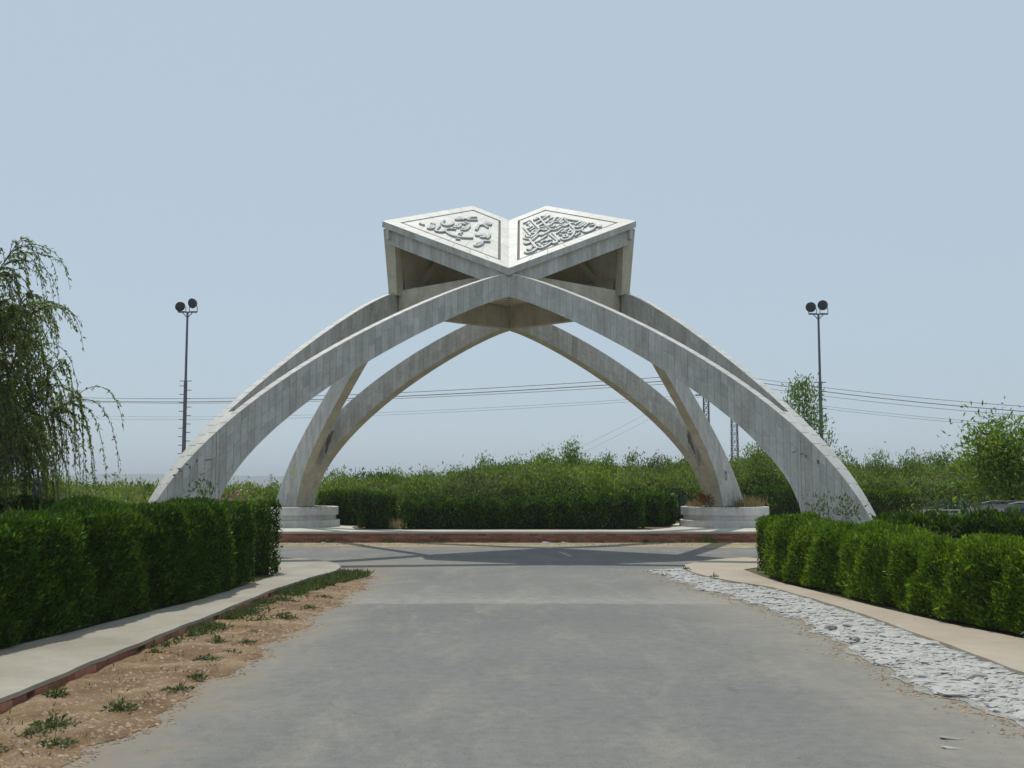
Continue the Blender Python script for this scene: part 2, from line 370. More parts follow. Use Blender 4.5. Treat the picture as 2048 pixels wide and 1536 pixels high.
LETTERS_LEFT = '''3.50,0.61 3.34,0.61
3.36,0.87 3.29,0.86 3.24,0.90
3.13,0.53 3.06,0.51 3.03,0.56 3.07,0.67 3.17,0.76 3.21,0.74 3.14,0.64 3.08,0.62
3.10,0.91 2.91,0.59 2.83,0.52 2.75,0.53 2.70,0.61 2.76,0.75 2.80,0.86 2.75,0.94 2.68,1.00
3.37,1.34 3.31,1.22 3.24,1.12 3.13,1.04 3.03,1.02 2.99,1.09 3.01,1.23 3.09,1.36 3.15,1.42
2.71,0.71 2.56,0.64 2.41,0.60 2.30,0.61 2.16,0.64 2.04,0.76 1.95,0.89
2.80,0.87 2.74,0.95 2.66,1.03
2.13,0.48 2.04,0.53
2.84,1.10 2.78,1.14 2.75,1.19 2.83,1.36 2.93,1.41 2.90,1.31 2.83,1.22
2.97,1.46 2.91,1.50 2.82,1.54
3.28,1.63 3.21,1.65 3.20,1.77 3.32,1.85 3.30,1.77 3.21,1.70
3.19,1.76 3.15,1.74 3.18,1.86 3.13,1.89 3.06,1.88 2.93,2.08
3.08,1.90 3.14,1.97 3.18,2.10 3.10,2.24
2.97,1.67 2.88,1.66 2.81,1.67
2.78,1.61 2.66,1.49 2.57,1.34 2.51,1.18 2.57,1.09
2.60,1.23 2.67,1.33 2.61,1.32 2.56,1.24
2.36,0.83 2.41,0.99
2.29,0.80 2.27,0.83
2.36,1.42 2.54,1.68 2.60,1.79 2.56,1.87 2.48,1.88 2.32,1.81
2.56,1.87 2.58,1.98 2.74,2.19
2.58,1.98 2.50,2.00 2.49,2.08 2.59,2.18 2.62,2.13 2.54,2.07
1.93,1.46 1.82,1.30 1.74,1.14
2.07,1.29 2.00,1.20 2.02,1.12 2.07,1.09
1.93,1.12 1.85,1.10 1.84,1.18 1.91,1.29 1.99,1.32 1.93,1.22 1.88,1.21
1.53,1.04 1.63,0.88 1.54,0.76 1.48,0.62 1.47,0.50 1.54,0.49
1.56,0.63 1.61,0.73 1.56,0.72 1.51,0.62'''
LETTERS_RIGHT = '''2.49,2.25 2.73,2.29
2.45,2.11 2.52,2.09 2.62,2.20
2.20,1.79 2.44,1.86
2.47,2.02 2.37,1.87
2.14,1.64 2.39,1.73
2.04,1.45 2.17,1.54 2.25,1.52 2.18,1.43 2.07,1.40 2.02,1.43
2.24,1.98 2.08,1.68 1.88,1.32
2.77,2.27 2.57,1.92 2.36,1.53
3.04,2.26 2.85,1.93 2.66,1.61 2.49,1.28
2.85,2.26 3.03,2.33 2.95,2.25 2.81,2.21
2.69,1.97 2.88,2.04
2.58,1.74 2.76,1.81
3.14,2.31 3.17,2.27 3.17,2.21 3.30,2.32
2.99,2.08 3.33,2.18
2.84,1.83 2.98,1.88 3.06,1.96 3.13,1.95 3.25,1.98
2.89,1.71 2.98,1.72 3.13,1.80 3.27,1.88 3.31,1.76 3.16,1.69 3.09,1.69
2.68,1.53 2.94,1.63 3.03,1.59 3.15,1.59 3.28,1.65
2.98,1.45 3.10,1.52 3.13,1.47 3.03,1.42 2.97,1.42
2.71,1.28 2.86,1.34 2.93,1.27 3.03,1.28 2.91,1.20 2.78,1.21
2.44,1.60 2.61,1.54 2.49,1.27 2.50,1.17 2.62,1.16 2.78,1.21 2.91,1.16 3.06,1.22
3.32,1.65 3.21,1.44 3.10,1.26
1.75,1.18 1.97,1.27 2.21,1.43 2.35,1.49 2.36,1.39 2.40,1.32 2.48,1.44 2.41,1.46
1.64,1.02 1.85,1.12 2.04,1.21 2.04,1.12 2.17,1.14 2.31,1.17 2.47,1.25
1.61,1.26 1.66,1.18 1.68,1.11
1.99,1.68 1.87,1.53 1.73,1.40 1.61,1.26
1.73,1.31 1.81,1.33 1.77,1.25
1.68,1.15 1.55,0.94 1.31,0.54
1.51,1.14 1.39,1.00 1.38,0.92 1.47,0.92 1.57,0.95
0.95,0.52 0.91,0.41 0.97,0.36 1.10,0.38 1.30,0.46 1.33,0.38 1.46,0.39 1.61,0.43 1.78,0.48 1.76,0.38 1.87,0.40 1.97,0.51 2.08,0.75 2.21,1.03
1.09,0.61 1.12,0.57 1.11,0.50 1.27,0.64 1.27,0.60
1.57,0.82 1.77,0.87 2.11,0.99
1.62,0.68 1.76,0.74 1.81,0.66 1.95,0.78
1.86,0.63 1.93,0.62
1.52,0.71 1.50,0.59 1.42,0.50
1.61,0.57 1.59,0.51 1.69,0.53
2.33,1.04 2.17,0.75 1.99,0.43
2.35,0.90 2.72,1.06
2.45,0.84 2.68,0.92 2.81,0.96
2.31,0.78 2.34,0.68
2.33,0.65 2.23,0.53 2.31,0.50 2.41,0.61 2.34,0.64
2.67,1.44 2.68,1.37 2.84,1.48
2.17,0.57 2.09,0.45 2.09,0.35 2.23,0.35 2.44,0.45 2.65,0.60 2.77,0.73
2.56,0.73 2.50,0.63 2.61,0.63 2.69,0.69 2.69,0.77 2.60,0.76
3.37,1.71 3.33,1.51 3.37,1.20
3.31,1.63 3.17,1.39 3.08,1.23 2.93,0.97 2.80,0.75
3.11,1.18 3.16,1.19 3.22,1.17
3.09,1.04 3.28,1.08 3.39,1.06
3.11,0.89 3.26,0.95 3.40,1.01
3.00,0.97 2.94,0.87 3.01,0.79 3.17,0.83 3.36,0.91
2.75,0.68 2.77,0.60 2.87,0.57 3.01,0.67
3.09,0.71 3.25,0.78 3.42,0.85
3.22,0.66 3.30,0.62 3.39,0.64 3.44,0.73 3.35,0.76
2.85,0.52 2.79,0.41 2.83,0.34 3.02,0.36 3.29,0.50 3.38,0.61
3.29,0.47 3.30,0.37 3.44,0.48
2.44,0.37 2.71,0.46
2.51,0.77 2.57,0.80'''
# ------------------------------------------------------------------ ground, roads, paths
def sheet(name, poly, z, mat, thick=None, kind='structure'):
    mb = MB()
    if thick: mb.prism([(x, y, z - thick) for x, y in poly], (0, 0, thick))
    else: mb.add([(x, y, z) for x, y in poly], [tuple(range(len(poly)))])
    return put(mb.build(name, mat), kind=kind)
def gz(x, y):
    """terrain height: flat by the road, the land drops behind the gardens; a lower parking lane on the right"""
    far = np.clip((y - 62) / 1200.0, 0, 1); side = np.clip((np.abs(x) - 90) / 1500.0, 0, 1)
    z = -0.012 - 14.0 * np.maximum(far, side) ** 0.8
    lot = np.clip((x - 9.2) / 1.2, 0, 1) * np.clip((y - 19.5) / 1.5, 0, 1) * np.clip((34 - y) / 2.0, 0, 1) * np.clip((24 - x) / 2.0, 0, 1)
    return z - 0.42 * lot
gx = np.concatenate([-np.geomspace(6000, 34, 26), np.arange(-32, 33, 1.0), np.geomspace(34, 6000, 26)])
gy = np.concatenate([[-3000, -800, -200, -60], np.arange(-30, 63, 1.0), np.geomspace(65, 7000, 34)])
GX, GY = np.meshgrid(gx, gy, indexing='ij')
GZ = gz(GX, GY)
nx, ny = GX.shape
gv = np.stack([GX, GY, GZ], -1).reshape(-1, 3)
gf = [(i * ny + j, (i + 1) * ny + j, (i + 1) * ny + j + 1, i * ny + j + 1) for i in range(nx - 1) for j in range(ny - 1)]
me = bpy.data.meshes.new('ground'); me.from_pydata(gv.tolist(), [], gf)
put(link('ground', me, M['field']), kind='structure')

def wobble(line, amp, step=0.12, seed=0):
    out = []
    for (x0, y0), (x1, y1) in zip(line[:-1], line[1:]):
        n = max(1, int(math.hypot(x1 - x0, y1 - y0) / step))
        for k in range(n):
            t = k / n; x = x0 + (x1 - x0) * t; y = y0 + (y1 - y0) * t
            w = amp * (math.sin(y * 3.1 + seed) + 0.7 * math.sin(y * 7.7 + x * 5 + seed * 2) + 0.5 * math.sin(y * 17.3 + x * 9 + seed)) / 2
            out.append((x + w, y + 0.3 * w))
    return out + [line[-1]]
def interp(line, y):
    ys = [p[1] for p in line]; xs = [p[0] for p in line]
    return float(np.interp(y, ys, xs))
ROAD_L = [(-2.62, -6), (-2.55, 3), (-2.49, 6.3), (-2.45, 7.9), (-2.39, 9.8), (-2.36, 12.9), (-2.31, 15.8), (-2.34, 18.2), (-2.55, 19.6)]
KERB_L = [(-3.75, -6), (-3.62, 2), (-3.55, 6), (-3.51, 8.2), (-3.46, 10.5), (-3.38, 12.8), (-3.33, 15.3), (-3.17, 17.2), (-2.98, 18.6), (-3.0, 19.4), (-3.22, 20.3), (-3.7, 21.15), (-4.7, 22.15), (-6.6, 23.1), (-9.5, 23.8), (-32, 24.2)]
KERB_R = [(4.25, -6), (4.2, 2), (4.15, 7), (4.11, 9), (4.09, 10.9), (4.05, 13.3), (3.8, 16.0), (3.36, 17.2), (3.08, 18.4), (3.05, 19.6), (3.2, 20.4), (3.65, 21.4), (4.3, 22.1), (5.2, 22.75), (7.0, 23.4), (9.5, 23.9), (32, 24.2)]
ROAD_R = [(3.6, -6), (3.5, 4), (3.39, 7.4), (3.16, 8.4), (3.22, 10.6), (3.33, 12.9), (3.11, 15.1), (2.81, 16.5), (2.58, 18.6), (2.42, 20.1)]
sheet('road', [(-3.9, -6), (4.4, -6), (4.4, 19.0), (33, 19.0), (33, 29.15), (-33, 29.15), (-33, 19.0), (-3.9, 19.0)], 0.0, M['asphalt'])
# dirt verge between the road and the left path: an uneven sheet
def strip_grid(name, inner, outer, y0, y1, mat, zf, step=0.07, nu=14):
    ys = np.arange(y0, y1 + 1e-6, step); vs = []; fs = []
    for j, y in enumerate(ys):
        a, b = interp(inner, y), interp(outer, y)
        for i in range(nu + 1):
            u = i / nu; x = a + (b - a) * u
            vs.append((x, y, zf(x, y, u)))
    n = nu + 1
    for j in range(len(ys) - 1):
        for i in range(nu): fs.append((j * n + i, j * n + i + 1, (j + 1) * n + i + 1, (j + 1) * n + i))
    me = bpy.data.meshes.new(name); me.from_pydata(vs, [], fs); me.update()
    o = link(name, me, mat); smooth(o); return o
def zverge(x, y, u):
    e = min(1.0, 4 * min(1 - u, 0.25) + 0.0)
    return 0.004 + (0.028 + 0.02 * lump(np.float64(x), np.float64(y), 0.0, 2.2)) * min(1.0, (1 - u) * 4)
rl = [(x + 0.07 * (math.sin(y * 2.7) + 0.7 * math.sin(y * 6.1 + 1) + 0.5 * math.sin(y * 13.7)), y) for x, y in [(interp(ROAD_L, yy), yy) for yy in np.arange(-6, 19.61, 0.1)]]
rl = rl[:-6] + [(rl[-6][0] - 0.1, rl[-6][1]), (rl[-6][0] - 0.35, rl[-6][1] + 0.35), (-3.0, 19.6)]
kl = [(interp(KERB_L[:11], yy), yy) for yy in np.arange(-6, 19.7, 0.1)]
verge = put(strip_grid('dirt_verge', kl, rl, -6, 19.5, M['dirt'], zverge), kind='structure')
# gravel strip at the foot of the island wall
def zgr(x, y): return 0.004 + 0.02 * abs(lump(np.float64(x), np.float64(y), 0.0, 2.0))
mb = MB(); xs = np.arange(-14, 14.01, 0.2)
for i in range(len(xs) - 1):
    def fy(x): return 27.35 + 0.22 * math.sin(x * 0.9) + 0.12 * math.sin(x * 3.1 + 1) + 0.06 * math.sin(x * 8.3) - 0.35 * max(0, (x - 2) / 5)
    a, b = xs[i], xs[i + 1]
    mb.add([(a, fy(a), 0.004), (b, fy(b), 0.004), (b, 29.1, 0.03), (a, 29.1, 0.03)], [(0, 1, 2, 3)])
put(mb.build('gravel_strip', M['gravel']), kind='structure')

# footpaths (raised slabs) with their edging
HEDGE_L = [(-5.3, -6), (-4.75, 6.0), (-4.56, 9.85), (-4.32, 11.55), (-3.98, 14.0), (-3.84, 16.2), (-3.80, 17.6), (-4.3, 19.3), (-5.2, 20.6), (-7, 21.8), (-10, 22.5), (-32, 22.9)]
HEDGE_R = [(5.9, -6), (5.4, 6.0), (5.00, 10.8), (4.73, 11.9), (4.46, 13.6), (4.25, 15.5), (4.06, 17.0), (4.05, 19.3), (5.0, 20.6), (6.6, 21.8), (9.5, 22.5), (32, 22.9)]
def path(name, outer, inner, z, mat):
    o2 = wobble(outer, 0.018, 0.25, 1.0); sg = -1 if outer[0][0] < 0 else 1
    mb = MB(); mb.prism([(x, y, z - .034) for x, y in o2 + inner[::-1]], (0, 0, .034))
    mb.prism([(x + sg * .075 if y < 19 else x + sg * .05, y if y < 19 else y - .06, 0.0) for x, y in outer] + [(x + sg * .02, y, 0.0) for x, y in inner[::-1]], (0, 0, z - .036))
    return put(mb.build(name, mat), kind='structure')
fl = path('footpath_left', KERB_L, HEDGE_L, 0.12, M['concrete'])
fr = path('footpath_right', KERB_R, HEDGE_R, 0.085, M['path_pink'])
sheet('garden_bed_left', [(x + 0.03 * (-1), y) for x, y in HEDGE_L] + [(-33, 22.9), (-33, -6)], 0.10, M['soil'], 0.1)
sheet('garden_bed_right', [(x + 0.03, y) for x, y in HEDGE_R[:9]] + [(9.0, 21.0), (9.0, -6)], 0.07, M['soil'], 0.07)

# left kerb: bricks laid along the edge under the slab
def along(line, step, y0=None, y1=None, gap=0.008):
    out = []; carry = 0.0
    for (x0, y0_), (x1, y1_) in zip(line[:-1], line[1:]):
        d = math.hypot(x1 - x0, y1_ - y0_); t = carry
        while t + step <= d + 0.001:
            out.append((x0 + (x1 - x0) * (t + step / 2) / d, y0_ + (y1_ - y0_) * (t + step / 2) / d, math.atan2(y1_ - y0_, x1 - x0)))
            t += step
        carry = max(0.0, t - d)
    return out
def brick_mesh(name, dx, dy, dz):
    mb = MB(); mb.box((0, 0, 0), (dx, dy, dz)); me = mb.mesh(name)
    bm = bmesh.new(); bm.from_mesh(me); bmesh.ops.bevel(bm, geom=bm.edges[:], offset=0.006, segments=1, affect='EDGES'); bm.to_mesh(me); bm.free()
    me.materials.append(M['brick']); return me
kb = brick_mesh('brick', 0.222, 0.10, 0.078)
for x, y, a in along(KERB_L, 0.232):
    if y < 5.2 or y > 24 or x < -12: continue
    o = bpy.data.objects.new('brick', kb); C.objects.link(o); o.parent = fl
    o.location = (x - 0.055 * math.cos(a - math.pi / 2) + random.uniform(-.006, .006), y - 0.055 * math.sin(a - math.pi / 2), 0.044 + random.uniform(-.004, .004))
    o.rotation_euler = (random.uniform(-.02, .02), random.uniform(-.02, .02), a + random.uniform(-.015, .015))
# whitewashed stone apron between the road and the right path
def zcob(x, y, u): return 0.005 + 0.05 * u + 0.012 * min(1.0, u * 4) * lump(np.float64(x), np.float64(y), 0.0, 5.0)
rr = [(interp(ROAD_R, yy) + 0.05 * math.sin(yy * 4.1) + 0.04 * math.sin(yy * 9.3 + 1) + 0.02 * math.sin(yy * 21), yy) for yy in np.arange(-6, 20.2, 0.07)]
krr = [(interp(KERB_R[:11], yy) + 0.01, yy) for yy in np.arange(-6, 20.2, 0.1)]
apron = put(strip_grid('stone_apron', rr, krr, -6, 20.0, M['plaster'], zcob, 0.06, 18), kind='structure')
stone_meshes = []
for k in range(14):
    bm = bmesh.new(); bmesh.ops.create_icosphere(bm, subdivisions=2 if k % 2 else 1, radius=1.0)
    for v in bm.verts:
        p = v.co; n = 1 + 0.24 * math.sin(p.x * 3 + k) * math.cos(p.y * 4 + 2 * k) + 0.16 * math.sin(p.x * 7 + p.y * 5 + k * 3)
        n *= 1 + .12 * math.sin(p.x * 13 + p.y * 11 + k); zz = max(-0.25, min(p.z, .62 + .25 * math.sin(3.1 * p.x + k) + .2 * math.sin(4.3 * p.y + 2 * k)))
        v.co = Vector((p.x * n, p.y * n, zz))
    bmesh.ops.dissolve_limit(bm, angle_limit=R(3), verts=bm.verts, edges=bm.edges)
    low = [f for f in bm.faces if all(v.co.z <= -0.24 for v in f.verts)]
    bmesh.ops.delete(bm, geom=low, context='FACES')
    me = bpy.data.meshes.new('stone'); bm.to_mesh(me); bm.free()
    me.materials.append(M['cobble'])
    stone_meshes.append(me)
spots = []; tries = 0
while tries < 7000:
    tries += 1
    y = random.uniform(4.6, 19.9); u = random.random() ** 0.9
    a, b = interp(rr, y), interp(krr, y); x = a + (b - a) * u
    big = random.random() < 0.18
    L = random.uniform(0.09, 0.16) if big else random.uniform(0.035, 0.09)
    W = L * random.uniform(0.4, 0.7)
    if x - L * .8 < a + 0.02 or x + W > b: continue
    ok = True
    for (px, py, pl) in spots[-400:]:
        if abs(px - x) < 0.75 * (pl[1] + W) and abs(py - y) < 0.75 * (pl[1] + W): ok = False; break
    if ok: spots.append((x, y, (L, W)))
spots.sort(key=lambda s: s[1])
rest = MB()
for i, (x, y, (L, W)) in enumerate(spots):
    u = (x - interp(rr, y)) / (interp(krr, y) - interp(rr, y)); z = zcob(x, y, u)
    ang = random.gauss(0.35, 0.5); h = random.uniform(0.012, 0.034) * (0.6 + L * 4.5)
    me = stone_meshes[i % 14]
    if i < 298:
        o = bpy.data.objects.new('stone', me); C.objects.link(o); o.parent = apron
        o.location = (x, y, z - h * .25); o.scale = (L, W, h); o.rotation_euler = (random.uniform(-.12, .12), random.uniform(-.12, .12), ang)
    else:
        ca, sa = math.cos(ang), math.sin(ang)
        rest.add([(x + ca * v.co.x * L - sa * v.co.y * W, y + sa * v.co.x * L + ca * v.co.y * W, z + v.co.z * h) for v in me.vertices], [tuple(p.vertices) for p in me.polygons])
o = rest.build('stone_bed', M['cobble'], apron); put(o, kind='stuff')

# island: raised paving behind a low brick wall
WALL_Y = 29.0
put(sheet('island_pavement', [(-22, WALL_Y - 0.03), (22, WALL_Y - 0.03), (26, 34), (26, 75), (-26, 75), (-26, 34)], 0.315, M['paving'], 0.055))
sheet('island_soil', [(-4.3, 30.25), (3.9, 30.25), (4.6, 31.6), (4.6, 74), (-4.6, 74), (-4.6, 31.6)], 0.325, M['soil'])
sheet('island_soil_left', [(-24, 35.0), (-4.7, 35.0), (-4.7, 74), (-24, 74)], 0.325, M['soil'])
sheet('island_soil_right', [(4.7, 34.8), (24, 34.8), (24, 74), (4.7, 74)], 0.325, M['soil'])
wall = root('brick_retaining_wall', (0, WALL_Y, 0), 'low red brick retaining wall along the edge of the raised island', 'wall')
mb = MB(); mb.box((0, 0.09, 0.125), (44, 0.16, 0.25)); mb.build('wall_core', M['mortar'], wall)
wb = brick_mesh('brick_w', 0.218, 0.06, 0.055); wb.name = 'brick'
rest = MB(); cnt = 0
for r_ in range(4):
    z = 0.035 + r_ * 0.064
    for k in range(-82, 83):
        x = k * 0.228 + (0.114 if r_ % 2 else 0)
        if abs(x) < 6.95 and cnt < 298:
            o = bpy.data.objects.new('brick', wb); C.objects.link(o); o.parent = wall; cnt += 1
            o.location = (x + random.uniform(-.003, .003), 0.02 + random.uniform(-.006, .006), z)
            o.rotation_euler = (0, 0, random.uniform(-.012, .012))
        else: rest.box((x, 0.02, z), (0.218, 0.06, 0.055))
put(rest.build('brick_course', M['brick'], wall), kind='stuff')

# ------------------------------------------------------------------ hills
mb = []; hx = np.linspace(-4200, 4200, 240)
def ridge(x):
    # tops seen beyond the gardens on the left, sinking to the right
    t = np.interp(x, [-4200, -2600, -1500, -1150, -850, -600, -200, 200, 4200], [34, 32, 27, 25, 24, 19, 9, 2, -6])
    return t + 1.6 * np.sin(x * 0.011) + 1.0 * np.sin(x * 0.027 + 1) + 0.5 * np.sin(x * 0.071)
hv = []; hf = []
rows = [(2500, -0.1), (2700, 0.35), (2900, 0.7), (3050, 1.0), (3300, 0.95), (4200, 0.0)]
for (yy, k) in rows:
    for x in hx: hv.append((x, yy + 40 * math.sin(x * 0.004), -15 + (ridge(x) + 15) * k + 0.8 * math.sin(x * 0.05 + yy)))
n = len(hx)
for r_ in range(len(rows) - 1):
    for i in range(n - 1): hf.append((r_ * n + i, r_ * n + i + 1, (r_ + 1) * n + i + 1, (r_ + 1) * n + i))
me = bpy.data.meshes.new('hills'); me.from_pydata(hv, [], hf); put(smooth(link('hills', me, M['hill'])), kind='structure')

# ------------------------------------------------------------------ gate monument
MX, MY = -0.07, 26.85
mon = root('gate_monument', (MX, MY, 0), 'pale marble gate monument of curved arches crowned by an open book', 'monument')
A_, BF, RF, RL = 6.933, 6.136, 2.64, 2.869
CF, CL, W0, W1, TE, HB = -0.78, -0.43, 0.27, 0.29, 0.174, 0.833
def bez(p, t):
    t = t[:, None]; p = np.array(p)
    return (1 - t) ** 3 * p[0] + 3 * (1 - t) ** 2 * t * p[1] + 3 * (1 - t) * t * t * p[2] + t ** 3 * p[3]
_t = np.linspace(0, 1, 400)
EX = bez([(0, HB), (0.156, 3.427), (0.783, 5.828), (1, 6.297)], _t)
IN = bez([(TE, HB), (0.178, 2.80), (0.905, 5.703), (1, 5.746)], _t)
def he(s): return float(np.interp(s, EX[:, 0], EX[:, 1]))
def hi(s): return float(np.interp(s, IN[:, 0], IN[:, 1])) if s >= TE else HB - 0.25
class Arm:
    def __init__(s, foot, apex, c, side, axis, dz=0.0):
        s.P0 = np.array(foot, float); s.P2 = np.array(apex, float); dv = s.P2 - s.P0
        s.side = side; s.axis = axis; s.dz = dz
        s.P1 = (s.P0 + s.P2) / 2 + np.array([dv[1], -dv[0]]) / np.hypot(*dv) * side * c
        s.len = np.hypot(*dv)
        u = np.sign(s.P0) / math.sqrt(2); q = np.array([-u[1], u[0]]); nn = np.array([dv[1], -dv[0]]) * side
        s.q = q if q.dot(nn) > 0 else -q            # both arms of a leg are cut parallel to the diagonal
    def at(s, t, off):
        """plan point; off > 0 is the outer face; mitred at the apex plane"""
        B = (1 - t) ** 2 * s.P0 + 2 * (1 - t) * t * s.P1 + t * t * s.P2
        T = 2 * (1 - t) * (s.P1 - s.P0) + 2 * t * (s.P2 - s.P1); T = T / np.hypot(*T)
        p = B + s.q * off
        k = s.axis; sg = np.sign(s.P0[k])
        if t > 0.9:
            over = p[k] * sg < 0
            if over or t >= 0.9999: p = p - T * (p[k] / T[k])
        return p
    k0 = 1.0
    def tm(s, t):
        u = min(1, max(0, (t - .25) / .7)); u = u * u * (3 - 2 * u); return t * (s.k0 + (1 - s.k0) * u)
    @property
    def te(s): return TE / s.k0
    def he(s, t): return he(s.tm(t))
    def hi(s, t): return hi(s.tm(t)) if t >= s.te else HB - .25
    def w(s, t): return W0 + (W1 - W0) * t
    def z(s, zz, t): return zz + s.dz * (1 - t)
def arm_body(a, name):
    ss = sorted(set([0, .004, .01, .02, .035, .05, .07, .1, .13, a.te - .002, a.te + .0005, a.te + .003, a.te + .008, a.te + .015, .21] + list(np.linspace(.22, 1, 60))))
    vs = []; fs = []
    for t in ss:
        w = a.w(t) / 2 - 0.012
        for off, zz in ((w, a.he(t)), (-w, a.he(t)), (-w, a.hi(t)), (w, a.hi(t))):
            p = a.at(t, off); vs.append((p[0], p[1], a.z(zz, t)))
    for i in range(len(ss) - 1):
        for k in range(4): fs.append((i * 4 + k, i * 4 + (k + 1) % 4, i * 4 + 4 + (k + 1) % 4, i * 4 + 4 + k))
    fs += [(3, 2, 1, 0), tuple(len(vs) - 4 + k for k in range(4))]
    mb = MB(); mb.add(vs, fs); return mb.build(name, M['soffit'], mon)
def tint_rand(): return float(np.clip(random.gauss(0.52, 0.2), 0, 1))
def arm_tiles(a):
    """side-face slabs in upright columns; returns list of (outer quad, inner quad, area, side)"""
    out = []
    for sd in (1, -1):
        ncol = int(a.len / 0.14); cols = np.linspace(0, 1, ncol + 1)
        prev_off = 0
        for c in range(ncol):
            t0, t1 = cols[c] + 0.00035, cols[c + 1] - 0.00035
            if t0 < a.te < t1: segs = [(t0, a.te - .0006), (a.te + .0006, t1)]
            else: segs = [(t0, t1)]
            for t0_, t1_ in segs:
                b0, b1, u0, u1 = a.hi(t0_), a.hi(t1_), a.he(t0_), a.he(t1_)
                if t1_ < a.te: b0 = b1 = HB - 0.2
                ln = max(u0 - b0, u1 - b1)
                n = max(1, round(ln / 0.30)); st = random.uniform(-.55, .55)
                cuts = [0] + [min(.97, max(.03, (k + .8 * st + random.uniform(-.15, .15)) / n)) for k in range(1, n)] + [1]
                for k in range(n):
                    g0, g1 = cuts[k], cuts[k + 1]
                    if (g1 - g0) * ln < 0.02: continue
                    e = 0.003 / max(ln, .05)
                    q = []
                    for dep in (0.0, -0.014):
                        for t, g in ((t0_, g0 + e), (t1_, g0 + e), (t1_, g1 - e), (t0_, g1 - e)):
                            lo, up = (b0, u0) if t == t0_ else (b1, u1)
                            p = a.at(t, sd * (a.w(t) / 2 + dep)); q.append((p[0], p[1], a.z(lo + (up - lo) * g, t)))
                    out.append((q[:4], q[4:], (g1 - g0) * ln * (t1_ - t0_) * a.len, sd))
    return out
def arm_top(a, mb):
    cuts = list(np.linspace(0, 1, int(a.len / 0.21)))
    for t0, t1 in zip(cuts[:-1], cuts[1:]):
        sub = np.linspace(t0 + .0008, t1 - .0008, 3 if t0 > .25 else 6); tt = tint_rand()
        for u0, u1 in zip(sub[:-1], sub[1:]):
            q = []
            for up in (0.012, -0.004):
                for t, off in ((u0, 1), (u1, 1), (u1, -1), (u0, -1)):
                    p = a.at(t, off * a.w(t) / 2); q.append((p[0], p[1], a.z(a.he(t) + up, t)))
            mb.hexa(q[:4], q[4:], tt)
arms = {}
for sx in (-1, 1):
    arms['F', sx] = Arm((sx * A_, -BF), (0, -RF), CF, -sx, 0)
    arms['L', sx] = Arm((sx * A_, -BF), (sx * RL, 0), CL, sx, 1)
    arms['M', sx] = Arm((sx * A_, BF), (sx * RL, 0), CL, -sx, 1, 0.1)
    arms['B', sx] = Arm((sx * A_, BF), (0, RF), CF, sx, 0, 0.1)
for sx in (-1, 1): arms['L', sx].k0 = arms['M', sx].k0 = .942
clad = MB(); top = MB(); pool = []
for key, a in arms.items():
    body = arm_body(a, 'arch_arm')
    arms[key].body = body
    for q, r_, ar, sd in arm_tiles(a):
        if key[0] == 'F' and sd == 1: pool.append((ar, q, r_, body))
        else: clad.hexa(q, r_, tint_rand())
    arm_top(a, top)
pool.sort(key=lambda e: -e[0])
for i, (ar, q, r_, body) in enumerate(pool):
    if i < 296:
        mb = MB(); mb.hexa(q, r_, tint_rand()); mb.build('tile', M['tile'], body, True)
    else: clad.hexa(q, r_, tint_rand())
put(clad.build('tile_cladding', M['tile'], mon), kind='stuff')
put(top.build('coping_slabs', M['page'], mon), kind='stuff')
# ring walls between the four crowns
for sx in (-1, 1):
    for sy in (-1, 1):
        mb = MB(); f0 = Vector((0, sy * (RF - 0.16), 0)); l0 = Vector((sx * (RL - 0.16), 0, 0))
        d = (l0 - f0).normalized(); n = Vector((d.y, -d.x, 0)) * (1 if sx * sy < 0 else -1)
        n = n * 0.11
        a0, b0 = f0 + d * 0.06, l0 - d * 0.06
        zl, zh = 5.74, 6.33 if sy < 0 else 6.62
        mb.hexa([a0 + n + Vector((0, 0, zl)), b0 + n + Vector((0, 0, zl)), b0 - n + Vector((0, 0, zl)), a0 - n + Vector((0, 0, zl))],
                [a0 + n + Vector((0, 0, zh)), b0 + n + Vector((0, 0, zh)), b0 - n + Vector((0, 0, zh)), a0 - n + Vector((0, 0, zh))])
        mb.build('ring_wall', M['soffit'], mon)
# the open book
bA, bB, bC, bD = Vector((0, -2.88, 6.36)), Vector((-3.108, -0.60, 7.981)), Vector((-0.973, 1.284, 8.847)), Vector((0, 0.40, 8.242))
bn = (bB - bA).cross(bD - bA).normalized()
if bn.z < 0: bn = -bn
e1 = (bB - bA).normalized(); e2 = bn.cross(e1)
if e2.dot(bD - bA) < 0: e2 = -e2
UV = [(0, 0), ((bB - bA).dot(e1), 0.0), ((bC - bA).dot(e1), (bC - bA).dot(e2)), ((bD - bA).dot(e1), (bD - bA).dot(e2))]
FR_O = [(0.46, 0.235), (3.86, 0.285), (3.68, 2.715), (2.615, 2.605)]
def pg(u, v, h, sx):
    p = bA + e1 * u + e2 * v + bn * h
    return Vector((-p.x, p.y, p.z)) if sx > 0 else p
def inset(poly, d):
    n = len(poly); out = []; c = Vector((sum(p[0] for p in poly) / n, sum(p[1] for p in poly) / n))
    L = []
    for i in range(n):
        a, b = Vector(poly[i]), Vector(poly[(i + 1) % n]); t = (b - a).normalized(); nn = Vector((-t.y, t.x))
        if nn.dot(c - a) < 0: nn = -nn
        L.append((a + nn * d, t))
    for i in range(n):
        p, t = L[i - 1]; q, s = L[i]; den = t.x * s.y - t.y * s.x
        k = ((q.x - p.x) * s.y - (q.y - p.y) * s.x) / den; r_ = p + t * k; out.append((r_.x, r_.y))
    return out
FR_I = inset(FR_O, 0.055)
